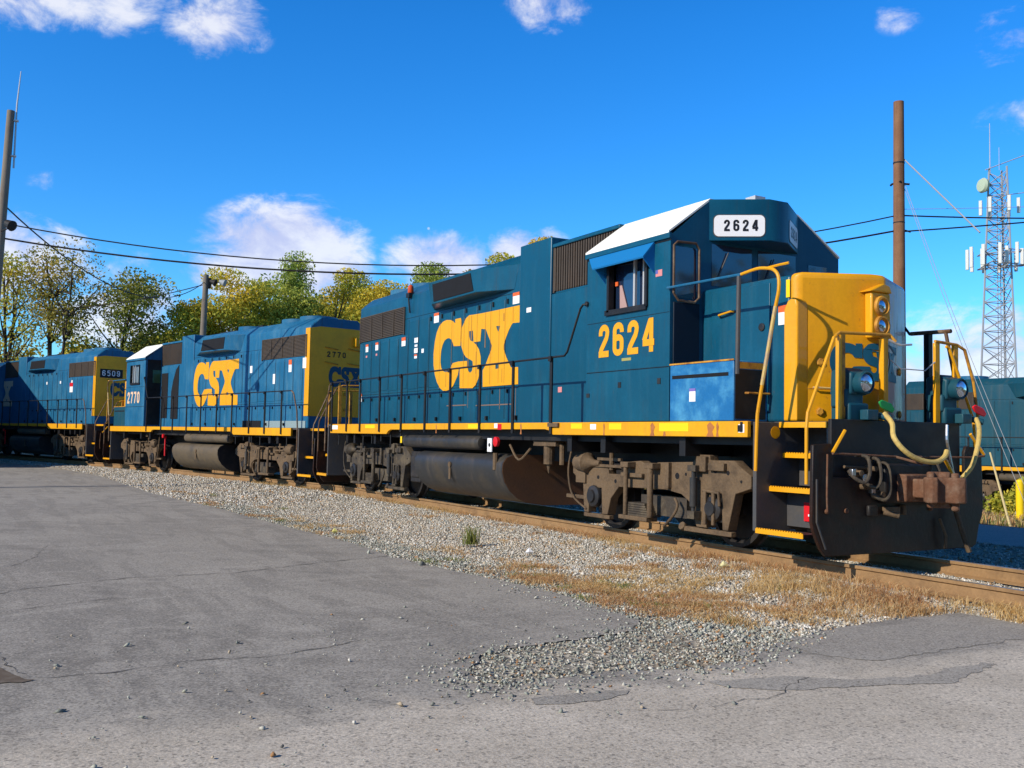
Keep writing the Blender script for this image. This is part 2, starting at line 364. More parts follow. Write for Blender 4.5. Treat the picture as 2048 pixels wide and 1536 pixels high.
LSX = [(-1.259, 3.575), (-1.187, 3.648), (-1.077, 3.756), (-0.937, 3.802), (-0.74, 3.795), (-0.424, 3.788), (0.168, 3.784), (1.063, 3.785), (1.075, 3.468), (0.825, 3.48), (0.778, 3.454), (0.684, 3.366), (0.568, 3.218), (0.498, 3.101), (0.501, 3.016), (0.606, 2.863), (0.733, 2.723), (0.784, 2.666), (1.046, 2.658), (1.058, 2.344), (0.868, 2.345), (-0.307, 2.345), (-0.321, 2.668), (-0.231, 2.739), (-0.118, 2.883), (0.006, 3.038), (0.028, 3.123), (-0.041, 3.229), (-0.152, 3.363), (-0.222, 3.458), (-0.41, 3.481), (-0.44, 3.241), (-0.728, 3.244), (-0.601, 3.182), (-0.488, 3.085), (-0.413, 2.94), (-0.407, 2.787), (-0.429, 2.673), (-0.49, 2.524), (-0.593, 2.4), (-0.728, 2.335), (-1.299, 2.355), (-1.312, 2.742), (-0.958, 2.753), (-0.927, 2.686), (-0.854, 2.643), (-0.772, 2.678), (-0.734, 2.766), (-0.753, 2.871), (-0.867, 2.91), (-1.04, 2.966), (-1.159, 3.052), (-1.252, 3.191), (-1.275, 3.351)]
LH = [[(-0.922, 3.48), (-0.767, 3.48), (-0.729, 3.256), (-0.871, 3.293), (-0.917, 3.375)], [(0.193, 3.483), (0.346, 3.469), (0.316, 3.41), (0.274, 3.365), (0.229, 3.418)], [(0.19, 2.753), (0.325, 2.752), (0.328, 2.672), (0.194, 2.666)]]
LOGO = [(LC, []), (LSX, LH)]
LU0, LU1 = min(u for u, w in LOGO[0][0]), max(u for u, w in LOGO[1][0])
LW0, LW1 = min(w for u, w in LOGO[0][0]), max(w for u, w in LOGO[1][0])


def logo(name, fn, parent, m_):
    """fn(s, t) with s, t in 0..1 across and up the lettering"""
    mb = MB()
    for poly, holes in LOGO:
        nz = lambda pp: [((u - LU0) / (LU1 - LU0), (w - LW0) / (LW1 - LW0)) for u, w in pp]
        mb.flat(nz(poly), [nz(h) for h in holes], fn)
    return mb.done(name, m_, parent)

# ================================================================== locomotives
def truck(S, x0, root, near_dark=False):
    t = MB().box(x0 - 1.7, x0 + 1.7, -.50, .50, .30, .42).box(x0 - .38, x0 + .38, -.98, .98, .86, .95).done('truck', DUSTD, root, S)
    for sy_ in (-1, 1): truck_side(S, x0, t, near_dark, sy_)
    for a in (-1.35, 1.35):
        MB().cyl((x0 + a, -1.0, .51), (x0 + a, 1.0, .51), .09, 12).done('axle', DUSTD, t, S, smooth=True)
    return t


def truck_side(S, x0, t, near_dark, sy0):
    """two-axle truck centred at x0; frame polygon drawn for both sides"""
    fr = [(-1.95, .98), (-1.0, .98), (-.98, .86), (-.66, .87), (-.47, 1.06), (-.2, 1.08), (-.03, 1.02), (.08, .95), (.18, 1.07), (.95, 1.10), (1.03, 1.2), (1.27, 1.2), (1.28, 1.13),
          (1.73, 1.14), (1.86, 1.05), (2.03, .96), (2.03, .80), (1.75, .72), (1.62, .25), (1.52, .25), (1.50, .66), (1.30, .68), (1.22, .25), (1.02, .25), (.88, .56), (.70, .66), (.40, .70),
          (-.72, .68), (-.92, .5), (-1.0, .25), (-1.14, .25), (-1.16, .64), (-1.48, .64), (-1.5, .25), (-1.62, .25), (-1.66, .68), (-1.95, .84)]
    mb = MB(); m2 = MB(); m3 = MB(); m4 = MB()
    for sy in (sy0,):
        ya, yb = sorted((sy * 1.06, sy * 1.21))
        mb.prism([(x0 + a, b) for a, b in fr], 'y', ya, yb)
        # raised ribs and bosses
        for a, b, c, d in ((-.60, -.1, .84, .90), (.42, .50, .72, 1.08), (1.3, 1.6, 1.0, 1.1), (1.05, 1.25, .98, 1.18)):
            mb.box(x0 + a, x0 + b, sy * 1.21, sy * 1.27, c, d)
        # swing hangers
        for a, w in ((-.40, .035), (.17, .045)):
            mb.cyl((x0 + a, sy * 1.32, 1.02), (x0 + a, sy * 1.32, .30), w, 10)
            mb.box(x0 + a - .09, x0 + a + .09, sy * 1.20, sy * 1.36, .98, 1.06)
        mb.box(x0 - .52, x0 + .14, sy * 1.16, sy * 1.36, .24, .30)
        # leaf spring under the frame
        for k in range(6): m2.box(x0 - .46 + k * .02, x0 + .12 - k * .02, sy * 1.08, sy * 1.30, .30 + k * .032, .326 + k * .032)
        m2.box(x0 - .25, x0 + .75, sy * .9, sy * 1.15, .33, .60)
        # pedestal tie bars, brake rigging
        mb.box(x0 + .74, x0 + 1.66, sy * 1.10, sy * 1.19, .17, .235)
        mb.box(x0 - 1.66, x0 - .98, sy * 1.10, sy * 1.19, .18, .24)
        mb.tube([(x0 + .70, sy * 1.14, .21), (x0 + .70, sy * 1.20, .24)], .06, 8)
        mb.tube(smooth_line([(x0 + .62, sy * 1.25, .60), (x0 + .70, sy * 1.27, .50), (x0 + .62, sy * 1.28, .36), (x0 + .42, sy * 1.28, .20)]), .022, 6)
        m3.cyl((x0 + 1.06, sy * 1.30, .90), (x0 + 1.06, sy * 1.30, .52), .05, 10)
        m3.cyl((x0 + 1.06, sy * 1.30, 1.02), (x0 + 1.06, sy * 1.30, .42), .028, 8)
        m2.box(x0 + .98, x0 + 1.12, sy * 1.21, sy * 1.34, .36, .46)
        m2.box(x0 + .98, x0 + 1.14, sy * 1.21, sy * 1.34, .98, 1.06)
        for a in (1.24, 1.40): mb.box(x0 + a - .02, x0 + a + .03, sy * 1.24, sy * 1.28, .30, .74)
        mb.tube([(x0 + 1.20, sy * 1.26, .74), (x0 + 1.5, sy * 1.26, .72), (x0 + 1.52, sy * 1.26, .55)], .025, 6)
        mb.tube(smooth_line([(x0 - 1.95, sy * 1.2, 1.35), (x0 - 2.02, sy * 1.25, .9), (x0 - 1.9, sy * 1.25, .5), (x0 - 1.55, sy * 1.22, .30)]), .018, 6)
        mb.box(x0 - 2.15, x0 - 1.65, sy * 1.15, sy * 1.2, .44, .50)
        # journal boxes
        for a in (-1.35, 1.35):
            m4 = MB().lathe((x0 + a, sy * 1.04, .51), (0, sy, 0), [(0, .15), (.16, .17), (.20, .16), (.22, .10), (.25, .09)], 14)
            m4.box(x0 + a - .16, x0 + a + .16, sy * 1.04, sy * 1.17, .34, .69)
            m4.done('journal_box', OIL, t, S, smooth=True)
        # brake cylinder
    m5 = MB()
    for sy in (sy0,):
        for a, dr in ((-1.62, 1), (1.0, -1)):
            if dr < 0: continue
            m5.lathe((x0 + a - .18, sy * 1.22, 1.01), 'x', [(0, .05), (.02, .12), (.22, .145), (.26, .16), (.29, .16), (.31, .12), (.42, .06), (.62, .04)], 16)
            m5.box(x0 + a - .1, x0 + a + 1.0, sy * 1.16, sy * 1.24, .96, 1.0)
            m5.box(x0 + a - .2, x0 + a + .06, sy * 1.14, sy * 1.24, .70, .95)
            m5.box(x0 + a + .35, x0 + a + .95, sy * 1.18, sy * 1.22, 1.06, 1.10)
            m5.cyl((x0 + a + .7, sy * 1.2, .92), (x0 + a + .7, sy * 1.2, 1.3), .035, 8)
            m5.box(x0 + a + .55, x0 + a + .85, sy * 1.1, sy * 1.3, 1.26, 1.36)
    for a, z, r_ in ((.62, .90, .045), (.80, .93, .022), (1.62, .98, .03), (-.80, .76, .03), (1.38, 1.0, .035), (-1.25, .80, .03), (1.86, .88, .02)):
        MB().lathe((x0 + a, sy0 * 1.2105, z), (0, sy0, 0), [(0, r_), (.002, r_)], 10).done('dark_hole_disc', DARK, t, S)  # flat dark discs paint the shade inside frame holes, for contrast
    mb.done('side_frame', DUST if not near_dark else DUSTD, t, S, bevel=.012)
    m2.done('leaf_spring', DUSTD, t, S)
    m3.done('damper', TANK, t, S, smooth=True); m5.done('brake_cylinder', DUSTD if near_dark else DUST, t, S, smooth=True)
    for a in (-1.35, 1.35):
        for sy in (sy0,):
            MB().lathe((x0 + a, sy * .66, .51), (0, sy, 0), [(-.02, .12), (-.02, .52), (.02, .545), (.045, .515), (.15, .505), (.155, .44), (.08, .40), (.10, .15), (.16, .13), (.16, .05)], 36).done('wheel', OIL, t, S, smooth=True)
    return t


def sticker(parent, x, z, w, h, y, top=ORNG, name='warning_label', split=.35):
    if not split: return MB().box(x - w / 2, x + w / 2, y - .004, y, z - h / 2, z + h / 2).done(name, top, parent)
    a = MB().box(x - w / 2, x + w / 2, y - .004, y, z - h / 2, z + h / 2 - h * split).done(name, LABEL, parent)
    MB().box(x - w / 2, x + w / 2, y - .0055, y, z + h / 2 - h * split, z + h / 2).done('label_heading', top, a)
    return a


def grille(parent, x0, x1, z0, z1, y, slats, vertical, S, m_=GRILL, name='radiator_grille'):
    mb = MB(); sg = -1 if y < 0 else 1
    mb.box(x0, x1, y, y + sg * .006, z0, z1)
    if vertical:
        n = slats; w = (x1 - x0) / n
        for k in range(n): mb.box(x0 + k * w + w * .25, x0 + k * w + w * .75, y, y + sg * .028, z0 + .01, z1 - .01)
    else:
        n = slats; w = (z1 - z0) / n
        for k in range(n): mb.box(x0 + .01, x1 - .01, y, y + sg * .024, z0 + k * w + w * .2, z0 + k * w + w * .75)
    for a in (x0, x1): mb.box(a - .02, a + .02, y, y + sg * .03, z0 - .02, z1 + .02)
    mb.box(x0, x1, y, y + sg * .03, z1, z1 + .025)
    return mb.done(name, m_, parent, S)


def loco(name_label, loc, rz, S, st):
    """S=+1: cab towards +x; S=-1: cab towards -x. Near side is y<0."""
    root = thing('locomotive', name_label, 'locomotive', loc, rz, st.get('group'))
    side = st.get('side', TEAL); HW = .94; HR = st.get('hood_rear', -7.03)
    end_teal = st.get('end_teal', False)
    # ---- underframe and side sills
    uf = MB(); uf.box(-8.40, 8.40, -.62, .62, .98, 1.58); uf.box(-7.35, 7.58, -1.35, 1.35, 1.34, 1.58)
    for x in (-6.4, -5.9, -4.6, 3.5, 4.4, 6.2): uf.box(x, x + .12, -1.46, 1.46, 1.18, 1.42)
    for k in range(8): uf.cyl((-6.9 + k * .55, -1.46, 1.42), (-6.9 + k * .55, -1.46, 1.12 + .06 * (k % 3)), .018, 6)
    uf.done('underframe', BLK, root, S)
    MB().box(-7.57, 7.57, -1.50, 1.50, 1.585, 1.628).box(7.57, 8.44, -1.12, 1.12, 1.585, 1.63).box(-8.44, -7.57, -1.12, 1.12, 1.585, 1.63).done('walkway', GREYP, root, S)
    prof = [(-7.3, 1.628), (7.57, 1.628), (7.57, 1.435), (3.22, 1.435), (3.13, 1.50), (3.0, 1.52), (-3.40, 1.50), (-3.52, 1.47), (-3.62, 1.405), (-7.3, 1.405)]
    for ya, yb in ((-1.56, -1.502), (1.502, 1.56)):
        sill = MB().prism(prof, 'y', ya, yb).done('side_sill', YSILL, root, S, bevel=.006)
        if ya < 0: sn = sill
    if st.get('detail'):
        for x0, x1, z0, z1, m_ in ((3.75, 4.05, 1.53, 1.61, YBRIGHT), (5.9, 6.5, 1.50, 1.61, YBRIGHT), (.3, .8, 1.53, 1.61, YBRIGHT), (4.75, 5.05, 1.52, 1.61, YBRIGHT), (-4.9, -4.3, 1.53, 1.61, YBRIGHT),
                                  (4.27, 4.42, 1.52, 1.60, LABEL), (1.30, 1.42, 1.54, 1.62, LABEL), (1.42, 1.56, 1.51, 1.61, RED), (-7.2, -6.75, 1.50, 1.60, LABEL), (7.42, 7.52, 1.49, 1.59, LABEL)):
            MB().box(x0, x1, -1.564, -1.56, z0, z1).done('sill_decal', m_, sn)
        numerals('F', lambda u, v, l: (7.44 + u, -1.566 - l, 1.50 + v), .08, .06, .02, .09, 'letter_decal', NUMBK, sn)
        MB().box(3.12, 3.42, -1.60, -1.56, 1.56, 1.62).done('sill_bracket', DUST, sn)
        for x, w_ in ((5.70, .10), (5.98, .06), (6.84, .14), (7.02, .05), (2.2, .05), (-1.1, .05), (4.6, .04)): MB().prism([(x, 1.437), (x + w_, 1.437), (x + w_ * .8, 1.50), (x + w_ * 1.1, 1.56), (x + w_ * .5, 1.62), (x + w_ * .1, 1.58), (x + w_ * .25, 1.49)], 'y', -1.5625, -1.56).done('rust_patch', mat('sill_rust', (.42, .16, .05), .8, dirt=(.25, .09, .04), dirt_amt=.8, dscale=12), sn)
    # ---- long hood
    hood = MB()
    xs = 1.06
    prf = [(-HW, 1.628), (HW, 1.628), (HW, 4.56), (.62, 4.83), (-.62, 4.83), (-HW, 4.56)]
    hood.prism(prf, 'x', HR, xs)
    hood = hood.done('long_hood', side, root, S, bevel=.035)
    MB().box(xs, 2.13, -HW - .02, HW + .02, 1.628, 4.86).done('filter_housing', side, root, S, bevel=.02)
    eq = MB().box(2.13, 4.08, -HW, HW, 1.628, 3.86).box(2.13, 4.08, -HW + .05, HW - .05, 3.86, 4.70).box(2.13, 4.08, -HW, HW, 4.66, 4.73)
    eq = eq.done('equipment_housing', side, root, S, bevel=.015)
    grille(root, 2.16, 4.05, 3.9, 4.66, -HW + .05 - .001, 26, True, S, name='filter_grille')
    g = grille(root, -6.95, -4.18, 3.70, 4.30, -HW - .001, 15, False, S)
    for x in (-6.2, -5.5, -4.8): MB().box(x, x + .03, -HW - .04, -HW - .02, 3.72, 4.28).done('grille_bar', GRILL, g, S)
    # blower duct bulge on the side
    for sy in (-1, 1):
        a = sy * HW; b = sy * (HW + .30)
        bl = MB().hexa([(-2.62, a, 4.08), (.85, a, 4.10), (-.12, b, 4.14), (-2.12, b, 4.12), (-2.92, a, 4.60), (1.0, a, 4.56), (-.28, b, 4.60), (-2.30, b, 4.60)])
        bl = bl.done('duct_bulge', side, hood, S, bevel=.012)
        MB().hexa([(-2.0, b, 4.17), (-.22, b, 4.18), (-.22, b + sy * .012, 4.18), (-2.0, b + sy * .012, 4.17), (-2.08, b, 4.54), (-.36, b, 4.54), (-.36, b + sy * .012, 4.54), (-2.08, b + sy * .012, 4.54)]).done('duct_screen', DARK, hood, S)
    # hood doors: raised panels, latches, seams
    seams = MB()
    def latch_(*b): MB().box(*b).done('door_latch', BLK, hood, S)
    for k in range(15):
        x = -6.75 + k * .56
        if x > 1.0: break
        seams.box(x, x + .010, -HW - .003, -HW - .0005, 1.72, 3.66 if x < -4.1 else 4.0)
        if k < 14: MB().box(x + .03, x + .53, -HW - .010, -HW, 2.42 if k % 2 else 2.44, (3.60 if x < -4.2 else 3.95)).done('hood_door', side, hood, S, bevel=.006)
        latch_(x + .08, x + .12, -HW - .035, -HW, 3.86, 3.95) if x > -3.0 else None
        latch_(x + .10, x + .135, -HW - .03, -HW, 2.20, 2.27)
        if k % 2: latch_(x + .45, x + .50, -HW - .05, -HW, 1.70, 1.78)
    seams.box(HR + .1, 1.04, -HW - .003, -HW - .0005, 4.03, 4.038); seams.box(HR + .1, 1.04, -HW - .003, -HW - .0005, 2.36, 2.368)
    seams.done('panel_seam', DARK, hood, S)
    if st.get('detail'):
        s3 = MB()
        for x, z0, z1, w in ((-.95, 1.95, 2.35, .012), (-1.9, 2.0, 2.02, .9), (-.6, 1.98, 2.0, 1.5), (.35, 1.9, 2.3, .02), (.95, 1.7, 2.3, .015)): s3.box(x, x + w, -HW - .0045, -HW - .003, z0, z1)
        s3.done('rust_run', mat('rust_stain', (.20, .13, .10), .8), hood)
    # radiator fans and roof gear
    for x in (-5.9, -4.75, -1.7 if st.get('fan3') else -3.4):
        if x == -3.4: continue
        f_ = MB().lathe((x, 0, 4.80), 'z', [(0, .56), (.16, .56), (.17, .50), (.08, .48), (.08, 0.05)], 28).done('radiator_fan', TEALF, hood, S, smooth=True)
    MB().box(-.9, .5, -.3, .3, 4.83, 4.93).done('roof_hatch', BLK, hood, S, bevel=.02)
    MB().box(-2.4, -2.0, -.12, .12, 4.83, 5.0).done('exhaust_stack', BLK, hood, S, bevel=.02)
    # ---- dark gap next to the cab (door recess) for the second unit
    # ---- cab
    zE, zP = 4.17, 4.70; YN, YF = -1.52, 1.70
    cabp = [(YN, 1.64), (YF, 1.64), (YF, zE), (.86, zP), (-.83, zP), (YN, zE)]
    wx0, wx1, wz0, wz1 = 4.66, 5.56, 3.26, 3.93
    cb_ = MB()
    # side wall with the window opening left open (near side), far wall, front, back
    t_ = .05
    for a, b, c, d in ((4.08, wx0, 1.64, zE), (wx1, 6.05, 1.64, zE), (wx0, wx1, 1.64, wz0), (wx0, wx1, wz1, zE)): cb_.box(a, b, YN, YN + t_, c, d)
    cb_.box(4.08, 6.05, YF - t_, YF, 1.64, zE)
    inner = [(YN + t_, 1.64), (YF - t_, 1.64), (YF - t_, zE), (.86, zP), (-.83, zP), (YN + t_, zE)]
    cb_.prism(inner, 'x', 4.08, 4.13); cb_.prism(inner, 'x', 6.0, 6.05)
    cab = cb_.done('cab', side, root, S)
    rf = MB().prism([(YN - .03, zE + .002), (YN - .03, zE + .03), (-.83, zP + .03), (-.83, zP + .002)], 'x', 4.06, 6.046)
    rf.prism([(YF + .03, zE + .002), (YF + .03, zE + .03), (.86, zP + .03), (.86, zP + .002)], 'x', 4.06, 6.046).box(4.06, 6.046, -.83, .86, zP + .002, zP + .032)
    rf.done('cab_roof', WHITE, cab, S)
    MB().box(4.06, 6.07, YN - .035, YN - .002, zE - .07, zE + .0).done('roof_gutter', side, cab, S)
    MB().box(4.06, 6.07, YN - .006, YN - .001, zE - .10, zE - .085).box(4.1, 6.04, YN - .004, YN - .001, 2.36, 2.372).box(4.1, 6.04, YN - .004, YN - .001, 3.10, 3.106).done('cab_seam', DARK, cab, S)
    # window: frame, glass, divider
    fr = MB()
    for a, b, c, d in ((wx0 - .03, wx0 + .02, wz0 - .03, wz1), (wx1 - .02, wx1 + .02, wz0 - .03, wz1), (wx0 - .08, wx1 + .0, wz0 - .075, wz0 - .0)): fr.box(a, b, YN - .035, YN + .06, c, d)
    fr = fr.done('window', BLK, root, S)
    MB().box(wx0 + .02, wx1 - .02, YN + .10, YN + .11, wz0, wz1).done('window_glass', st.get('winglass', GLASS), fr, S)
    for a, b in ((5.20, 5.24), (5.42, 5.45)): MB().box(a, b, YN + .02, YN + .06, wz0, wz1).done('window_divider', GALV, fr, S)
    if st.get('detail'):
        MB().prism([(4.80, 3.27), (4.98, 3.27), (4.84, 3.62), (4.79, 3.62)], 'y', YN + .085, YN + .095).done('seat_arm', mat('pinkish_cloth', (.42, .27, .25), .8), fr)
        MB().box(4.70, 4.76, YN + .07, YN + .09, 3.62, 3.68).done('window_tag', ORNG, fr)
    if st.get('visor', True):
        vs = MB().hexa([(4.14, YN, 4.08), (5.72, YN, 4.08), (5.72, YN - .02, 4.10), (4.14, YN - .02, 4.10), (4.50, YN - .20, 3.86), (5.72, YN - .20, 3.86), (5.72, YN - .21, 3.88), (4.50, YN - .21, 3.88)])
        for x_ in (4.55, 5.70): vs.add([(x_, YN, 4.07), (x_ + .01, YN, 4.07), (x_, YN - .20, 3.86), (x_ + .01, YN - .20, 3.86), (x_, YN, 3.66), (x_ + .01, YN, 3.66)], [(0, 2, 4), (1, 5, 3), (0, 1, 3, 2), (2, 3, 5, 4), (0, 4, 5, 1)])
        vs.done('sun_visor', VISOR, cab, S)
    # number housing on the cab front (wedge-shaped)
    zb, zt = 4.14, 4.72
    hp = [(6.04, -.86), (6.52, -.17), (6.52, .17), (6.04, .86)]
    nb = MB().prism(hp, 'z', zb, zt).done('number_housing', side, cab, S, bevel=.012)
    e0 = Vector((6.04, -.86, 0)); e1 = Vector((6.52, -.17, 0)); ed = (e1 - e0); ln = ed.length; ed.normalize(); nrm = Vector((ed.y, -ed.x, 0))

    def bfn(sgn):
        def f(u, v, l=0.0):
            p = e0 + ed * u + nrm * (.004 + l) + Vector((0, 0, v)); return (p.x * S, p.y * sgn, p.z)
        return f
    for sgn, m_b, m_n in ((-1, LABEL, NUMBK), (1, LABEL, NUMBK)):
        f = bfn(-sgn)
        rr = []
        for cx, cy, a0 in ((.70, .345, 0), (.15, .345, 90), (.15, .19, 180), (.70, .19, 270)): rr += [(cx + .07 * math.cos(R(a0 + a * 15)), cy + .07 * math.sin(R(a0 + a * 15))) for a in range(7)]
        bd = MB().flat(rr, [], lambda u, v: f(u, zb + v - .06, .006)).done('number_board', m_b, root)
        rr2 = [(.425 + (a - .425) * 1.035, .267 + (b - .267) * 1.07) for a, b in rr]
        MB().flat(rr2, [], lambda u, v: f(u, zb + v - .06, .001)).done('board_rim', GREYP, bd)
        if S == 1:
            q = (lambda u, v, l: f(.215 + u, zb + .135 + v, .008 + l)) if sgn == -1 else (lambda u, v, l: f(.64 - u, zb + .135 + v, .008 + l))
            numerals(st.get('num', '2624'), q, .155, .082, .045, .030, 'board_numerals', m_n, bd)
    # cab front: windshields, door with glass, mirror frame
    for a, b in ((-.80, -.06), (.06, .80)): MB().box(6.05, 6.056, a, b, 3.52, 4.10).done('windshield', GLASS, cab, S); MB().tube([(6.06, a + .1, 3.62), (6.08, a + .28, 4.0)], .010).done('wiper', GREYP, cab, S)
    for a, b in ((-1.44, -1.06), (1.06, 1.44)): MB().box(6.05, 6.056, a, b, 3.30, 4.0).done('door_window', GLASS, cab, S)
    MB().box(6.05, 6.07, -1.47, -1.02, 1.7, 3.24).done('cab_door', mat('shaded_door_paint', (.003, .012, .028), .6) if st.get('detail') else side, cab, S, bevel=.01)  # near-black colour paints shade onto the lead cab's closed door
    MB().tube([(6.10, -1.50, 3.35), (6.10, -1.50, 4.0), (6.10, -1.44, 4.05), (6.10, -1.12, 4.06), (6.10, -1.06, 3.98), (6.10, -1.06, 3.32), (6.10, -1.14, 3.25), (6.10, -1.42, 3.26), (6.10, -1.50, 3.35)], .018).done('mirror_frame', MIRR, cab, S)
    MB().box(5.2, 5.62, -.16, .16, 4.73, 4.86).done('roof_box', WHITE, cab, S, bevel=.01) if not st.get('detail') else MB().tube([(5.15, -.5, 4.74), (5.4, -.3, 4.84), (5.75, .25, 4.86)], .02).box(5.7, 5.9, .15, .35, 4.73, 4.95).done('roof_antenna', GALV, cab, S)
    # ---- short hood (nose)
    NH = 1.0
    nose_y = MB(); ztop = 3.45
    plan = [(7.66, -.985), (7.80, -.985), (8.27, -.02), (8.27, .02), (7.80, .985), (7.66, .985)]
    nose_y.prism(plan, 'z', 1.63, ztop)
    ny = nose_y.done('nose', YNOSE if st.get('detail') else YEL, root, S, bevel=.07, seg=4)
    MB().box(6.05, 7.655, -.955, .955, 1.63, ztop - .01).done('nose_side', side, root, S, bevel=.04, seg=3)
    if st.get('detail'): MB().prism([(7.64, 1.64), (7.86, 1.64), (7.86, 3.05), (7.84, 3.11), (7.78, 3.14), (7.70, 3.10), (7.64, 3.0)], 'y', -1.045, -.86).done('added_corner_strip', YEL, root, bevel=.02, seg=3)  # strip added so its unlit front edge makes a dark band
    nd = MB().box(6.25, 7.33, -.97, -.955, 1.75, 3.38).done('nose_door', side, root, S, bevel=.012)
    MB().tube([(6.42, -.98, 3.04), (6.45, -1.02, 3.05), (6.68, -1.02, 3.08), (6.70, -.98, 3.08)], .014).done('door_handle', YEL, nd, S)
    MB().lathe((7.20, -.97, 2.83), (0, -1, 0), [(0, .05), (.015, .05), (.02, .03)], 14).done('door_lock', OIL, nd, S)
    # nose headlight recess and lamps
    hb = MB().box(8.18, 8.29, -.25, .09, 2.66, 3.22).done('headlight_housing', YEL, root, S, bevel=.02)
    MB().prism([(-.30, 3.22), (.10, 3.22), (.06, 3.30), (-.06, 3.33), (-.24, 3.25)], 'x', 8.10, 8.31).done('lamp_hood', YEL, hb, S, bevel=.015)
    for z in (3.05, 2.81):
        MB().lathe((8.25, -.08, z), 'x', [(0, .125), (.05, .13), (.075, .12), (.08, .095), (.055, .09)], 20).done('headlight_rim', RUSTY, hb, S, smooth=True)
        MB().lathe((8.28, -.08, z), 'x', [(0, .092), (.02, .085), (.035, .05), (.04, .01)], 20).done('headlight', LENS, hb, S, smooth=True)
    # nose seams, latches
    fE = Vector((.46, .925, 0)).normalized()

    def nfn(s_, z, off=.004):
        """unfolded nose front: s_ metres from the centre line, near half negative"""
        if s_ <= 0: p = Vector((8.272, -.035, 0)) + fE * s_ + Vector((fE.y, -fE.x, 0)) * off
        else: p = Vector((8.272, .035, 0)) + Vector((-fE.x, fE.y, 0)) * s_ + Vector((fE.y, fE.x, 0)) * off
        return (p.x * S, p.y, z)
    mbx = MB()
    for poly, holes in LOGO:
        nz = lambda pp: [((u - LU0) / (LU1 - LU0) * 1.16 - .66, 2.14 + (w - LW0) / (LW1 - LW0) * .46) for u, w in pp]
        mbx.flat(nz(poly), [nz(h) for h in holes], lambda u, w: (u, 0, w))
    me = bpy.data.meshes.new('t'); me.from_pydata(mbx.v, [], mbx.f); bm = bmesh.new(); bm.from_mesh(me)
    bmesh.ops.bisect_plane(bm, geom=bm.verts[:] + bm.edges[:] + bm.faces[:], plane_co=(0, 0, 0), plane_no=(1, 0, 0))
    vs = [nfn(v.co.x, v.co.z) for v in bm.verts]; fs = [[v.index for v in f.verts] for f in bm.faces]; bm.free(); bpy.data.meshes.remove(me)
    if st.get('nose_logo'): MB().add(vs, fs).done('company_lettering', TLOGO, ny)
    if st.get('detail'):
        sm = MB()
        for a, b in ((-.98, -.0), (.0, .98)): sm.add([nfn(a, 2.030, .002), nfn(b, 2.030, .002), nfn(b, 2.040, .002), nfn(a, 2.040, .002)], [(0, 1, 2, 3)])
        sm.done('nose_seam', RUSTY, ny)
        for s_, z in ((-.78, 2.36), (-.78, 1.76), (.62, 2.30), (.62, 1.76)):
            lt = MB(); p = nfn(s_, z); lt.lathe(p, (fE.y, -fE.x, 0) if s_ < 0 else (fE.y, fE.x, 0), [(0, .05), (.02, .05), (.03, .035)], 6); lt.done('nose_latch', RUSTY, ny)
        p = nfn(-.8, 2.04); MB().tube([nfn(-.86, 2.05, .01), nfn(-.86, 2.05, .05), nfn(-.62, 2.04, .05), nfn(-.62, 2.04, .01)], .012).done('nose_grab', WORN, ny)
        sticker(root, 7.57, 2.95, .20, .24, -.958, ORNG)
        MB().box(7.60, 7.66, -.965, -.958, 3.16, 3.38).done('nose_marker', YBRIGHT, root)
    # boxes on the walkway beside the nose
    for sy in (-1, 1):
        ya, yb = sorted((sy * .96, sy * 1.525))
        bx = MB().box(6.07, 7.29, ya, yb, 1.632, 2.38).done('battery_box', BLUE if (sy < 0 and st.get('bluebox')) else (TEALD if sy < 0 else BLK), root, S, bevel=.012)
        if sy < 0:
            MB().box(7.291, 7.297, -1.50, -1.0, 1.66, 2.27).done('box_end_shade', BLK, bx, S)  # black plate paints the shade on the front end of the box
            MB().box(6.12, 7.2, yb if sy > 0 else ya - .004, ya, 2.19, 2.235).done('box_slot', DARK, bx, S)
            MB().box(6.07, 7.30, ya - .01, ya, 2.375, 2.395).done('box_lid_edge', RUSTY, bx, S)
            if st.get('detail'): sticker(root, 6.53, 1.97, .12, .17, ya, mat('purple_decal', (.20, .15, .45), .5), split=.22)
    MB().tube([(7.31, -1.35, 1.98), (7.36, -1.35, 1.98), (7.36, -1.0, 1.98), (7.31, -1.0, 1.98)], .014).box(7.29, 7.295, -1.5, -1.0, 2.28, 2.36).done('box_rung', RUSTY, root, S)
    # ---- side handrails
    xs_ = [-7.18, -6.12, -5.22, -4.02, -2.80, -1.60, -.46, .76, 1.96, 3.18] if S == 1 else [-6.74, -5.71, -4.70, -3.51, -2.39, -1.16, -.01, 1.19, 2.24, 3.66]
    for sy in (-1, 1):
        for x in xs_:
            MB().box(x - .032, x + .032, sy * 1.575 - .012, sy * 1.575 + .012, 1.45, 2.66).box(x - .04, x + .04, sy * 1.60 - .02, sy * 1.60 + .02, 2.60, 2.68).done('stanchion', BLK if st.get('detail') or S == -1 else BLK, root, S)
        hr = MB().tube([(-7.3, sy * 1.575, 2.665), (-5, sy * 1.575, 2.665), (0, sy * 1.575, 2.665), (3.55, sy * 1.575, 2.665), (3.63, sy * 1.575, 2.72), (3.98, sy * 1.575, 3.36), (4.05, sy * 1.575, 3.41), (4.12, sy * 1.53, 3.42)], .017, 8)
        hr.lathe((4.09, sy * 1.52, 3.42), (0, sy, 0), [(0, .04), (.03, .04)], 10)
        hr.done('handrail', BLK, root, S)
    det0 = st.get('detail', False)
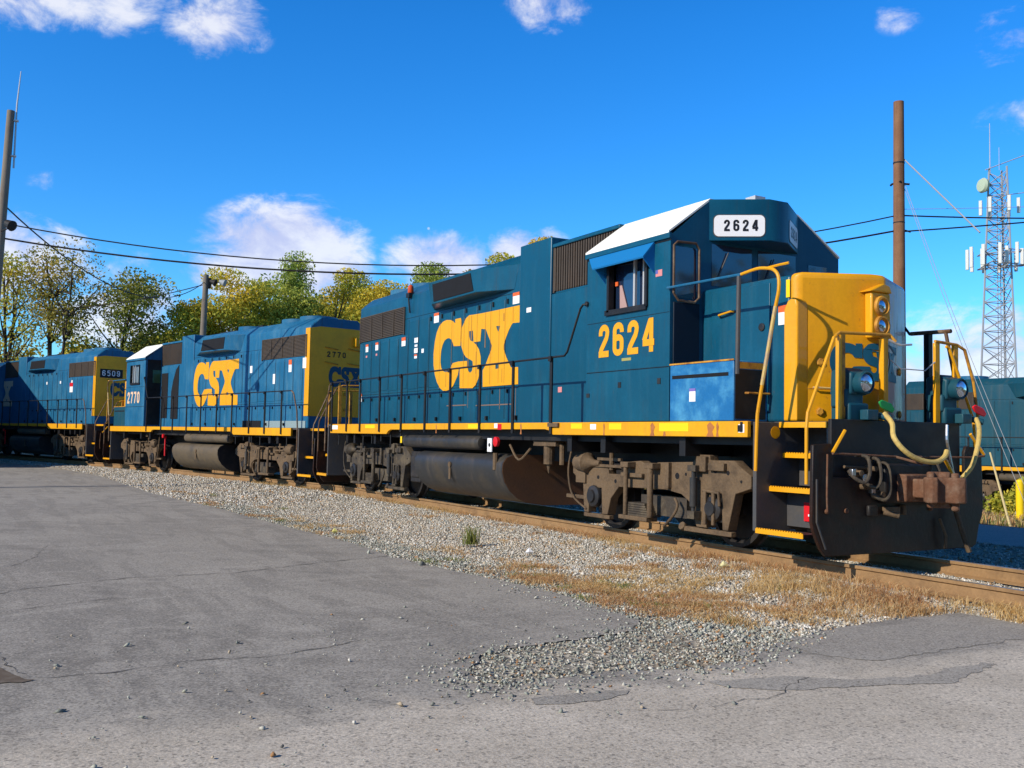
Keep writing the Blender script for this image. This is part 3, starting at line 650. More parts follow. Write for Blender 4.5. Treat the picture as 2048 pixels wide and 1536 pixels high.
    if det0:
        MB().tube([(6.2, 1.55, 3.1), (7.3, 1.55, 3.05), (7.42, 1.55, 2.9), (8.02, 1.55, 2.88)], .022, 8).done('far_handrail', BLK, root)
        MB().tube([(7.44, 1.55, 2.9), (8.06, 1.55, 2.885)], .028, 8).tube([(7.98, 1.55, 2.88), (8.1, 1.55, 2.3), (8.12, 1.55, 1.7)], .024, 8).done('far_step_rail', MIRR, root)
        MB().box(7.68, 7.76, 1.50, 1.58, 1.63, 2.87).done('far_stanchion', BLK, root)
    # front grab rail along the nose
    for sy in ((-1,) if det0 else (-1, 1)):
        pts = [(6.03, sy * 1.55, 3.42), (7.44, sy * 1.55, 3.41)]
        MB().tube(pts, .019, 8).tube([(7.40, sy * 1.55, 3.40), (7.38, sy * 1.55, 2.35)], .022, 8).done('nose_handrail', TEALF, root, S)
        MB().tube([(7.40, sy * 1.55, 3.39), (7.38, sy * 1.55, 2.2)], .028, 8).done('rail_post', GREYP, root, S)
        MB().tube(smooth_line([(7.44, sy * 1.55, 3.41), (7.70, sy * 1.55, 3.44), (7.86, sy * 1.55, 3.425), (7.98, sy * 1.55, 3.39), (8.055, sy * 1.55, 3.30), (8.06, sy * 1.55, 3.14), (8.01, sy * 1.55, 2.95), (7.885, sy * 1.55, 2.41), (7.745, sy * 1.55, 1.80), (7.72, sy * 1.55, 1.60), (7.70, sy * 1.55, 1.04)], 3), .021, 8).done('step_handrail', (YEL if st.get('detail') else MIRR) if sy < 0 else BLK, root, S)
        MB().tube([(7.86, sy * 1.55, 3.425), (8.04, sy * 1.53, 3.44), (8.17, sy * 1.50, 3.45)], .016, 6).done('rail_brace', YEL, root, S)
        MB().tube(smooth_line([(8.012, sy * 1.552, 2.96), (7.95, sy * 1.552, 2.70), (7.885, sy * 1.552, 2.41), (7.80, sy * 1.552, 2.05)], 3), .0225, 8).done('bare_rail', WORN, root, S) if sy < 0 else None
    # ---- both ends: step wells, pilot, railings, couplers, hoses
    for e in (1, -1):
        ends(root, S, e, st)
    # ---- trucks, tank, reservoir
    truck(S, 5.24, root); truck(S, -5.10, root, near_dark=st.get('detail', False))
    tp = [(-.7, 1.08), (-1.22, 1.08), (-1.38, 1.02), (-1.45, .92), (-1.46, .78), (-1.41, .60), (-1.30, .44), (-1.14, .31), (-.95, .23), (-.6, .18), (.6, .18), (.95, .23), (1.14, .31), (1.30, .44), (1.41, .60), (1.46, .78), (1.45, .92), (1.38, 1.02), (1.22, 1.08), (.7, 1.08)]
    tk = MB().prism(tp, 'x', -2.30, 1.42).done('fuel_tank', st.get('tank', TANK), root, S, smooth=True)
    for xa, xb in ((1.421, 1.432), (-2.312, -2.301)): MB().prism([(a * .995, b * .995 + .003) for a, b in tp], 'x', xa, xb).done('tank_end', TANKE if st.get('detail') else OIL, tk, S)
    MB().lathe((-.62, -1.462, .84), (0, -1, 0), [(0, .055), (.02, .055), (.025, .03)], 14).box(-.66, -.58, -1.475, -1.46, .56, .78).done('filler_cap', DUST, tk, S)
    for sy in (-1, 1):
        MB().lathe((-3.02, sy * 1.33, 1.27), 'x', [(0, .05), (.03, .11), (.08, .135), (3.42, .135), (3.48, .11), (3.5, .04)], 20).done('air_reservoir', TANK if st.get('detail') else TANKB, root, S, smooth=True)
    if st.get('detail'):
        MB().box(-3.04, -2.96, -1.472, -1.46, 1.22, 1.36).done('reservoir_band', YBRIGHT, root)
        MB().box(.98, 1.14, -1.52, -1.50, 1.12, 1.36).done('placard', LABEL, root)
        MB().lathe((1.32, -1.5, 1.30), (0, -1, 0), [(0, .085), (.05, .085), (.06, .05)], 16).done('fuel_shutoff', RED, root, smooth=True)
        MB().lathe((1.06, -1.521, 1.24), (0, -1, 0), [(0, .035), (.004, .035)], 12).done('placard_dot', NUMBK, root)
        mb = MB()
        mb.cyl((1.15, -1.44, 1.1), (1.15, -1.44, .80), .05, 8)
        mb.cyl((2.55, -1.2, 1.3), (2.55, -1.2, .95), .09, 12); mb.cyl((2.55, -1.2, .97), (2.55, -1.2, .80), .05, 10, .01)
        mb.box(2.2, 2.9, -1.3, -1.1, 1.25, 1.33); mb.cyl((2.95, -1.2, 1.28), (2.95, -1.2, .95), .045, 8)
        mb.tube(smooth_line([(1.5, -1.35, 1.25), (1.9, -1.4, 1.0), (2.2, -1.35, 1.2)]), .02)
        mb.done('air_filter', DUST, root)
        MB().box(-2.95, -2.45, -1.25, -.9, .40, 1.05).box(-2.9, -2.5, -1.28, -1.25, .5, .95).done('equipment_cabinet', OIL, root, bevel=.02)
    else:
        MB().tube([(2.35, -1.35, 1.3), (2.35, -1.35, .6)], .03).lathe((2.36, -1.4, 1.3), (0, -1, 0), [(0, .07), (.05, .07)], 12).done('fuel_shutoff', RED, root, S)
    return root, hood, cab, ny


def ends(root, S, e, st):
    """e=+1 cab end, e=-1 hood end"""
    X = lambda v: v * e
    front = e > 0
    det = st.get('detail') and front
    def bx(mb, x0, x1, *r): a, b = sorted((X(x0), X(x1))); return mb.box(a, b, *r)
    for sy in (-1, 1):
        def yb(a, b): return sorted((sy * a, sy * b))
        # step well plates
        mb = MB()
        bx(mb, 7.60, 7.66, *yb(.62, 1.50), .33, 1.62)
        bx(mb, 7.66, 8.42, *yb(.60, .66), .30, 1.60)
        bx(mb, 8.38, 8.42, *yb(.66, 1.12), .30, 1.60)
        bx(mb, 7.66, 8.38, *yb(.68, .80), .86, 1.22)
        bx(mb, 7.66, 8.38, *yb(.82, 1.0), .38, .82)
        mb.done('step_well', GREYP if sy < 0 else BLK, root, S, bevel=.006)
        for k, (ya, y2, z) in enumerate(((1.22, 1.50, .34), (1.02, 1.28, .83), (.84, 1.06, 1.23))):
            s_ = MB(); bx(s_, 7.66, 8.40, *yb(ya, y2), z - .02, z + .015)
            tr = s_.done('step', BLK, root, S)
            ed = MB(); bx(ed, 7.66, 8.40, *yb(y2, y2 + .012), z - .03, z + .025)
            for q in range(18): bx(ed, 7.67 + q * .04, 7.69 + q * .04, *yb(y2 - .02, y2 + .004), z + .015, z + .035)
            ed.done('step_edge', YEL, tr, S)
        ed = MB(); bx(ed, 7.66, 8.40, *yb(1.12, 1.135), 1.56, 1.625); ed.done('deck_edge', YEL, root, S)
        if det and sy < 0:
            MB().lathe((7.665, -1.20, 1.50), 'x', [(0, .075), (.004, .075)], 20).done('round_decal', YEL, root)
            pl = MB().box(7.95, 8.38, -1.02, -1.005, .46, .68).done('red_notice', RED, root)
            MB().box(8.05, 8.30, -1.026, -1.0205, .60, .63).box(8.02, 8.33, -1.026, -1.0205, .52, .545).done('notice_lines', LABEL, pl)
        # step handrails at the very end
        if front or True:
            pts = [(X(8.40), sy * .98, 2.62), (X(8.41), sy * 1.03, 2.60), (X(8.42), sy * 1.25, 2.16), (X(8.43), sy * 1.47, 1.72), (X(8.43), sy * 1.49, 1.55), (X(8.43), sy * 1.49, .92)]
            MB().tube(pts, .02, 8).done('end_handrail', YEL if det else MIRR, root, S)
        if not front:
            MB().tube([(X(7.30), sy * 1.575, 2.665), (X(7.42), sy * 1.57, 2.60), (X(7.62), sy * 1.56, 2.1), (X(7.68), sy * 1.56, 1.6), (X(7.68), sy * 1.56, .95)], .02, 8).done('step_handrail', MIRR, root, S)
    # end railing: posts and top bar
    yo = .12 if front else 0
    posts = [(-.84, RUSTY), (-.10, YEL), (.80 + yo / 2, YEL), (1.16 + yo / 2, YEL)] if front else [(-.95, RUSTY), (-.30, RUSTY), (.30, RUSTY), (.95, RUSTY)]
    for y, m_ in posts:
        mb = MB(); bx(mb, 8.33, 8.37, y - .045, y + .045, 1.63, 2.66); mb.done('end_post', m_, root, S, bevel=.006)
        if det and y < 0:
            mb = MB(); bx(mb, 8.33, 8.40, y - .075, y - .045, 1.63, 2.64); mb.done('post_flange', YEL, root, S)
    rl = MB().tube([(X(8.38), -.98, 2.62), (X(8.36), -.88, 2.67), (X(8.36), -.02, 2.70), (X(8.40), .04, 2.62)], .02, 8)
    rl.done('end_rail', RUSTY, root, S); rl = MB()
    rl.tube([(X(8.36), .82, 2.68), (X(8.36), 1.25, 2.66), (X(8.39), 1.36, 2.60), (X(8.41), 1.5, 2.2), (X(8.43), 1.56, 1.75)], .02, 8)
    rl.done('end_rail', RUSTY, root, S)
    if front:
        MB().tube([(8.36, -.05, 2.64), (8.42, .1, 2.58), (8.42, .3, 2.60)], .015).tube([(8.36, .0, 2.40), (8.38, .15, 2.30), (8.38, .6, 2.30), (8.36, .82, 2.42)], .008).done('end_chain', GALV, root, S)
    # pilot
    p = MB(); bx(p, 8.42, 8.47, -1.14, 1.14, .9, 1.66); p.done('pilot_plate', BLK, root, S, bevel=.008)
    pw = [(-1.48, 1.36), (-1.2, 1.38), (-1.16, 1.30), (-1.16, 1.0), (-.55, .98), (-.50, 1.2), (.50, 1.2), (.55, .98), (1.16, 1.0), (1.16, 1.30), (1.2, 1.38), (1.50, 1.36), (1.52, .62), (1.50, .5), (1.44, .40), (1.38, .16), (1.30, .12), (-1.28, .12), (-1.36, .2), (-1.47, .40), (-1.50, .5)]
    a, b = sorted((X(8.475), X(8.52)))
    pp = MB().prism(pw, 'x', a, b)
    pw_ = pp.done('snow_plough', PLOW, root, S, bevel=.008)
    if det:
        for y in (-1.28, -.96, -.50, .5, .96): MB().lathe((8.52, y, .62), 'x', [(0, .028), (.02, .028), (.03, .018)], 10).done('plough_bolt', RUST, pw_)
        MB().prism([(-1.44, .98), (-1.44, .5), (-1.30, .2)] + [(-1.28, .2), (-1.42, .5), (-1.42, .98)], 'x', 8.52, 8.535).done('plough_rib', GREYP, pw_)
    cp = MB(); bx(cp, 8.47, 8.62, -.42, .42, .70, 1.16); bx(cp, 8.50, 8.56, -.62, -.46, .55, .68); cp.done('coupler_pocket', BLK, root, S, bevel=.02)
    sh = MB(); bx(sh, 8.4, 9.02, -.10, .10, .77, .99)
    bx(sh, 8.5, 8.74, -.22, .22, .72, 1.04)
    cpl = sh.done('coupler', RUST if det else DUSTD, root, S, bevel=.02)
    kn = [(8.92, -.20), (9.02, -.30), (9.12, -.32), (9.17, -.24), (9.10, -.14), (9.16, -.03), (9.28, .02), (9.33, .12), (9.27, .24), (9.14, .26), (8.98, .17), (8.92, .10)]
    kn = [(8.92 + (a - 8.92) * .9, b * .78) for a, b in kn]
    k_ = MB().prism([(X(a), b) for a, b in kn], 'z', .73, 1.02)
    k_.prism([(X(8.96 + (a - 9.0) * .55), b * .6) for a, b in kn], 'z', .67, 1.08)
    k_.cyl((X(9.15), .10, .64), (X(9.15), .10, 1.07), .045, 12)
    k_.done('knuckle', RUST if det else DUSTD, cpl, S, bevel=.025, seg=3)
    for yq in (-1.02, 1.22): MB().tube([(X(8.56), yq, 1.53), (X(8.58), yq - .22 if yq < 0 else yq + .24, 1.28)], .020).done('lever_grip', YEL, root, S)
    MB().tube([(X(8.58), -1.24, 1.27), (X(8.58), -.2, 1.24), (X(8.8), 0, 1.16)], .015).tube([(X(8.58), 1.46, 1.26), (X(8.58), 1.2, 1.24), (X(8.58), .2, 1.24)], .015).tube([(X(8.56), -1.30, 1.26), (X(8.58), -1.33, .8), (X(8.56), -1.30, .62)], .012).done('cut_lever', RUST, root, S)
    # brake hoses
    for y0, z0, y1, z1 in ((-.78, 1.25, -.98, .98), (-.60, 1.22, -.80, .92), (-.44, 1.16, -.66, .78), (.44, 1.16, .66, .78), (.66, 1.2, .86, .9)):
        MB().tube(smooth_line([(X(8.50), y0, z0), (X(8.66), y0 + .01, z0 - .02), (X(8.72), (y0 * .9 + y1 * .1), z1 + .08), (X(8.72), (y0 + y1) / 2, z1 - .03), (X(8.66), y1, z1 + .02), (X(8.60), y1 * 1.03, z1 + .10)]), .021, 8).done('brake_hose', DUSTD, root, S)
        MB().box(*sorted((X(8.60), X(8.66))), y1 - .03, y1 + .03, z1 + .04, z1 + .12).done('glad_hand', STEEL if det else DUSTD, root, S, bevel=.008)
    if det:
        MB().box(8.52, 8.62, -.36, -.16, .57, .66).cyl((8.58, -.40, .60), (8.70, -.28, .56), .035, 8).box(8.52, 8.58, -.06, 0, .56, .68).done('valve_block', DUST, root, bevel=.01)
        MB().tube([(8.56, .62, .50), (8.60, .68, .30), (8.58, .70, .14)], .018).tube([(8.60, .86, .62), (8.66, .90, .36), (8.70, .98, .10)], .032).done('pilot_rod', DUST, root)
        mb = MB()
        for y, r_, z in ((-.86, .035, 1.05), (-.70, .03, .9), (-.5, .04, .8), (.55, .03, .7), (-.62, .03, 1.1)): mb.lathe((8.52, y, z), 'x', [(0, r_ * 1.4), (.06, r_ * 1.4), (.07, r_), (.14, r_)], 10)
        mb.tube([(8.53, -1.0, 1.12), (8.56, -.5, 1.10), (8.56, .1, 1.12)], .018)
        mb.done('pipe_fitting', DUST, root)
    # ditch lights on brackets with hose outlets
    if front:
        for y, hm in ((-.62, GREEN), (1.10, REDH)):
            mb = MB(); mb.box(8.14, 8.42, y - .17, y + .17, 1.63, 1.86); mb.box(8.16, 8.40, y - .20, y + .10, 1.80, 2.02); mb.prism([(8.10, 1.95), (8.42, 1.95), (8.44, 2.20), (8.30, 2.28), (8.12, 2.24)], 'y', y - .15, y + .15)
            bk = mb.done('ditch_light', TEALD, root, S, bevel=.03, seg=3)
            MB().lathe((8.42, y, 2.09), 'x', [(0, .13), (.10, .135), (.12, .12), (.10, .115)], 22).done('lamp_housing', TEALD, bk, S, smooth=True)
            MB().lathe((8.50, y, 2.09), 'x', [(0, .112), (.02, .11), (.045, .07), (.055, .01)], 22).done('lamp_lens', LENS, bk, S, smooth=True)
            if det:
                MB().box(8.44, 8.56, y - .02, y + .16, 1.66, 1.78).cyl((8.5, y + .22, 1.72), (8.62, y + .30, 1.68), .04, 10).done('hose_outlet', TEALD, root, bevel=.01)
                pts = [(8.55, y + .16, 1.86), (8.62, y + .42, 1.78)]
                hd = MB().prism([(y + .14, 1.87), (y + .20, 1.90), (y + .36, 1.86), (y + .42, 1.79), (y + .38, 1.75), (y + .28, 1.77), (y + .18, 1.81)], 'x', 8.56, 8.585).done('valve_handle', hm, root, bevel=.012)
    if det:
        MB().tube(smooth_line([(8.56, -.36, 1.74), (8.70, -.40, 1.62), (8.82, -.52, 1.46), (8.90, -.42, 1.30), (8.94, -.22, 1.21), (8.96, .02, 1.19), (8.94, .20, 1.25), (8.92, .27, 1.32)]), .030, 10).done('air_hose', HOSE, root)
        MB().tube(smooth_line([(8.56, 1.34, 1.72), (8.68, 1.22, 1.60), (8.80, 1.02, 1.40), (8.86, .82, 1.15), (8.84, .66, 1.0)]), .029, 10).done('air_hose', HOSE, root)
        MB().tube(smooth_line([(8.92, .27, 1.62), (8.94, .24, 1.45), (8.92, .30, 1.32), (8.92, .36, 1.12), (8.9, .42, 1.02)]), .018, 6).done('hose_chain', STEEL, root)
        MB().tube(smooth_line([(8.90, .26, 1.22), (8.92, .32, 1.12), (8.92, .40, 1.0)]), .022, 6).done('hose_strap', YEL, root)


MAINLABEL = 'blue and yellow locomotive numbered 2624 with a yellow nose, nearest in the line'
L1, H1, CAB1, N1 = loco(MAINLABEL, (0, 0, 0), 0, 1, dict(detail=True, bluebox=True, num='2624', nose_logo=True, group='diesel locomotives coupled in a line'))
logo('company_lettering', lambda s, t: (LU0 + s * (LU1 - LU0), -.9545, LW0 + t * (LW1 - LW0)), H1, YLOGO)
numerals('2624', lambda u, v, l: (4.40 + u, -1.524 - l, 2.59 + v - (u - .6) * .0), .47, .275, .078, .092, 'number_lettering', YLOGO, CAB1)
MB().box(4.98, 5.2, -1.523, -1.52, 2.50, 2.54).done('small_emblem', mat('olive_decal', (.35, .32, .10), .6), CAB1)
fl = MB().box(5.74, 5.88, -1.524, -1.52, 3.61, 3.70).done('flag_decal', PINK, L1); MB().box(5.74, 5.79, -1.526, -1.524, 3.65, 3.70).done('flag_corner', mat('flag_blue', (.10, .12, .4), .5), fl)
for q4 in ((4.10, 4.18, 2.0, 2.06), (4.9, 4.97, 2.12, 2.20), (5.80, 5.87, 2.14, 2.22)): MB().box(q4[0], q4[1], -1.528, -1.52, q4[2], q4[3]).done('cab_bracket', OIL, CAB1)
for x, z, w, h, m_, sp_ in ((-2.47, 3.90, .24, .21, ORNG, .3), (.93, 3.93, .24, .21, ORNG, .3), (-4.20, 3.52, .22, .20, ORNG, .4), (-6.48, 3.53, .17, .19, ORNG, .3), (-5.83, 3.53, .18, .19, ORNG, .3),
                            (-3.50, 3.50, .19, .11, LABEL, 0), (-3.50, 3.38, .15, .05, LABEL, 0), (-3.50, 3.27, .19, .11, LABEL, 0), (-3.51, 3.14, .14, .09, ORNG, .4), (-3.14, 3.24, .12, .09, LABEL, 0),
                            (1.41, 3.66, .16, .085, LABEL, 0), (-6.5, 3.32, .10, .05, PINK, 0), (-5.84, 3.33, .10, .05, PINK, 0), (2.45, 2.2, .12, .09, PINK, 0), (-6.8, 2.3, .10, .2, ORNG, .3)):
    sticker(L1, x, z, w, h, -.952 if x < 1.05 else (-.962 if x < 2.13 else -.942), m_, 'warning_label', sp_)
bc = MB().box(-3.98, -3.80, -1.02, -.88, 4.50, 4.60).tube([(-3.88, -1.0, 4.52), (-3.86, -.97, 4.15)], .02).done('beacon_bracket', BLK, L1)
MB().lathe((-3.90, -.94, 4.60), 'z', [(0, .06), (.02, .07), (.16, .06), (.19, .03)], 12).done('beacon', mat('beacon_orange', (.62, .08, .02), .3), bc, smooth=True)
MB().box(4.56, 4.64, -.90, -.88, 4.2, 4.2 + .01).done('hood_cap', TEALD, H1) if 0 else None

sm_ = MB(); st_ = MB()
for k in range(15):
    x = -6.75 + k * .56
    if -2.6 < x < 1.1: sm_.box(x, x + .009, -.9575, -.9565, 2.38, 3.78)
for x, a, b, w in ((-1.95, 2.4, 2.75, .02), (-.95, 2.75, 3.78, .018), (-.84, 3.3, 3.78, .03), (-.25, 3.1, 3.78, .018), (.3, 2.4, 3.78, .014), (.46, 3.55, 3.70, .05), (.44, 2.4, 2.66, .02), (-.62, 2.62, 3.05, .03), (.82, 3.5, 3.78, .02), (-1.28, 3.3, 3.75, .02)): st_.box(x, x + w, -.9572, -.9562, a, b)
sm_.done('lettering_seam', mat('seam_brown', (.30, .15, .03), .8), H1); st_.done('lettering_rust', mat('rust_run', (.48, .22, .03), .8), H1)
T2 = R(10.9)
J1 = Vector((-8.80, .16, 0)); O2 = J1 - Vector((math.cos(T2), math.sin(T2), 0)) * 9.02; O2.z = -.10
L2, H2, CAB2, N2 = loco('faded blue locomotive numbered 2770 with yellow hood end, second in the line', O2, T2, -1,
                        dict(side=TEALF, hood_rear=-7.12, tank=TANKB, fan3=True, visor=False, winglass=GLASSL, group='diesel locomotives coupled in a line'))
T3 = R(16.0)
J2 = J1 - Vector((math.cos(T2), math.sin(T2), 0)) * 18.04; O3 = J2 - Vector((math.cos(T3), math.sin(T3), 0)) * 9.02; O3.z = -.02
L3, H3, CAB3, N3 = loco('shaded blue locomotive with number 6509 on its yellow hood end, farthest left in the line', O3, T3, -1,
                        dict(side=TEALF, hood_rear=-7.0, tank=TANK, group='diesel locomotives coupled in a line'))


def hood_end(root, hood, num, dark, xe=7.125):
    """yellow panel on the hood end with number and lettering; faces +x in the root frame"""
    x = xe
    pn = MB().prism([(-.925, 1.98), (.925, 1.98), (.925, 4.50), (.62, 4.56), (-.62, 4.56), (-.925, 4.50)], 'x', x, x + .006).done('end_panel', YEND, hood)
    MB().box(x - .25, x + .008, -.953, -.925, 1.98, 4.5).done('corner_strip', YEL, hood)
    nl = numerals(num, lambda u, v, l: (x + .014 + l, -.40 + u + (-.30 if dark else 0), 3.70 + v), .24 if dark else .16, .16 if dark else .12, .05, .036 if dark else .028, 'number_lettering', LABEL if dark else NUMBK, root)
    if dark: MB().box(x + .007, x + .012, -.78, .20, 3.62, 4.0).done('number_backing', NUMBK, nl)
    logo('company_lettering', lambda s, t: (x + .010, -.32 + s * 1.15, 2.84 + t * .60), hood, TLOGO)
    hl = MB().box(x, x + .14, .48, .62, 4.05, 4.34).done('headlight_housing', YEL, root, bevel=.01)
    MB().lathe((x + .14, .70, 4.18), 'x', [(-.14, .10), (.02, .11), (.04, .08)], 16).done('headlight', LENS, hl, smooth=True)
    g_ = MB()
    for y in (-.45, .3):
        for z in (3.55, 3.98): g_.tube([(x, y, z), (x + .05, y, z), (x + .05, y + .4, z - .05), (x, y + .4, z - .05)], .012)
    for z in (2.15, 2.6): g_.box(x, x + .03, .2, .3, z, z + .08)
    g_.done('grab_iron', RUSTY, hood)


hood_end(L2, H2, '2770', False); hood_end(L3, H3, '6509', True, xe=7.005)
logo('company_lettering', lambda s, t: (-1.0 + s * 3.56, -.9545, 2.33 + t * 1.52), H2, YLOGO)
logo('company_lettering', lambda s, t: (-6.3 + s * 3.5, -.9545, 2.45 + t * 1.3), H3, FADED)
numerals('2770', lambda u, v, l: (-5.86 + u, -1.524 - l, 2.50 + v), .42, .27, .07, .085, 'number_lettering', FADED, CAB2)
for root, hood, items in ((L2, H2, ((3.45, 3.45, .16, .22, LABEL, 0), (5.0, 3.1, .14, .3, LABEL, 0), (6.0, 3.45, .18, .36, ORNG, .4), (6.85, 3.5, .2, .3, LABEL, 0), (-1.4, 3.5, .14, .3, LABEL, 0))),
                          (L3, H3, ((4.45, 3.24, .34, .42, RED, .4), (3.2, 3.5, .14, .12, LABEL, 0), (4.5, 3.5, .14, .12, LABEL, 0), (1.6, 3.5, .14, .12, LABEL, 0)))):
    for x, z, w, h, m_, sp_ in items: sticker(root, x, z, w, h, -.953, m_, 'warning_label', sp_)
# second unit: open door recesses beside the cab, battery opening, grey patch
MB().box(-3.95, -3.35, -.956, -.941, 1.95, 3.6).prism([(-3.0, 1.92), (-2.35, 1.92), (-2.35, 3.85), (-2.6, 3.7), (-2.85, 3.3), (-3.0, 2.9)], 'y', -.957, -.941).done('door_opening', DARK, L2)
MB().box(2.95, 4.2, -.958, -.941, 1.64, 1.85).done('vent_opening', DARK, H2)
MB().box(4.5, 7.0, -.956, -.942, 1.64, 1.84).done('grey_patch', mat('grey_primer', (.24, .32, .34), .6), H2)
MB().box(-4.06, -4.055, -1.25, -.96, 3.25, 3.72).done('rear_window', GLASSG, CAB2)
MB().box(-4.075, -4.06, -1.45, -.96, 1.7, 4.1).done('rear_wall_shade', BLK, CAB2)  # black sheet paints the shade on the cab's rear wall

# ================================================================== ground, track, ballast
CL = [(60, 0), (20, 0), (12, 0), (5.2, 0), (-1, 0.0), (-5.2, -.02), (-8.8, .03), (-12.4, -.48), (-17.6, -1.45), (-22.6, -2.44), (-26.5, -3.28), (-30.2, -4.32), (-35, -5.72), (-40.1, -7.17), (-60, -13.2), (-110, -29)]
CLS = smooth_line([(a, b, 0) for a, b in CL], 6)
cl = np.array([(p.x, p.y) for p in CLS])


def dist(x, y):
    """signed distance to the centre line, negative on the camera's side"""
    yc = np.interp(x, cl[::-1, 0], cl[::-1, 1]); sl_ = np.interp(np.asarray(x) - .5, cl[::-1, 0], cl[::-1, 1]) - yc
    return (y - yc) * np.cos(np.arctan(sl_ / .5))


def sstep(a, b, v): t = np.clip((v - a) / (b - a), 0, 1); return t * t * (3 - 2 * t)


def wob(x, y): return np.sin(x * 1.7 + np.sin(y * 2.3)) * .5 + np.sin(y * 2.9 + 1.3 * np.sin(x * 1.1)) * .5


def hgt(x, y):
    d = dist(x, y); ad = np.abs(d); sh = sstep(8.6, 10.2, x)
    z = -.262 + (.078 - .03 * sh) * (1 - sstep(1.45 - .5 * sh, 3.0 - 1.9 * sh, ad))
    z = z + .02 * wob(x * 1.3, y * 1.3) * sstep(-4.4, -3.0, d) * (1 - sstep(2.5, 3.4, d)) * sstep(1.2, 1.6, ad)
    z = z - .42 * sstep(8.8, 14, d) - .48 * sstep(13, 21, d)
    return z


def ground_mat():
    m_ = bpy.data.materials.new('gravel_ground'); m_.use_nodes = True; N = NT(m_.node_tree); b = N.n['Principled BSDF']
    t = N.new('ShaderNodeTexCoord').outputs['Object']
    v = N.new('ShaderNodeTexVoronoi'); v.inputs['Scale'].default_value = 22; N.l.new(t, v.inputs['Vector'])
    sx = N.new('ShaderNodeSeparateColor'); N.l.new(v.outputs['Color'], sx.inputs[0])
    c = N.mix(N.ramp(sx.outputs[0], 0, 1), (.22, .20, .165), (.50, .46, .39))
    c = N.mix(N.m('MULTIPLY', N.ramp(N.noise(t, .8, 5), .5, .72), .55), c, (.30, .20, .10))
    sep = N.new('ShaderNodeSeparateXYZ'); N.l.new(t, sep.inputs[0])
    far = N.ramp(sep.outputs[1], 8.8, 10.0)
    c = N.mix(far, c, N.mix(N.ramp(N.noise(t, .5, 5), .4, .6), (.22, .15, .07), (.14, .15, .05)))
    N.l.new(c, b.inputs['Base Color']); b.inputs['Roughness'].default_value = .95; b.inputs['Specular IOR Level'].default_value = .2
    bp = N.new('ShaderNodeBump'); bp.inputs['Strength'].default_value = .7; bp.inputs['Distance'].default_value = .03
    N.l.new(v.outputs['Distance'], bp.inputs['Height']); N.l.new(bp.outputs[0], b.inputs['Normal'])
    return m_


def seg(*a): return np.concatenate([np.linspace(p, q, n, endpoint=False) for p, q, n in a])
gx = np.append(seg((-900, -120, 12), (-120, -40, 40), (-40, -10, 60), (-10, 13, 130), (13, 40, 27), (40, 600, 10)), 600)
gy = np.append(seg((-500, -60, 10), (-60, -12, 16), (-12, -6, 12), (-6, 4, 70), (4, 30, 52), (30, 120, 30), (120, 900, 12)), 900)
GX, GY = np.meshgrid(gx, gy, indexing='ij'); GZ = hgt(GX, GY)
nx, ny_ = GX.shape; idx = np.arange(nx * ny_).reshape(nx, ny_)
gf = np.stack([idx[:-1, :-1], idx[1:, :-1], idx[1:, 1:], idx[:-1, 1:]], -1).reshape(-1, 4)


def np_mesh(name, V, F, m_, smooth=False):
    me = bpy.data.meshes.new(name); k = F.shape[1]
    me.vertices.add(len(V)); me.vertices.foreach_set('co', np.asarray(V, np.float32).ravel())
    me.loops.add(F.size); me.loops.foreach_set('vertex_index', F.astype(np.int32).ravel())
    me.polygons.add(len(F)); me.polygons.foreach_set('loop_start', np.arange(0, F.size, k, dtype=np.int32)); me.polygons.foreach_set('loop_total', np.full(len(F), k, np.int32))
    if smooth: me.polygons.foreach_set('use_smooth', np.ones(len(F), bool))
    me.update(calc_edges=True); me.materials.append(m_)
    o = bpy.data.objects.new(name, me); COL.objects.link(o); return o


def var_attr(o, vals):
    a = o.data.attributes.new('leafvar', 'FLOAT', 'FACE'); a.data.foreach_set('value', np.asarray(vals, np.float32))


tag(np_mesh('ground', np.stack([GX, GY, GZ], -1).reshape(-1, 3), gf, ground_mat(), True), kind='structure')


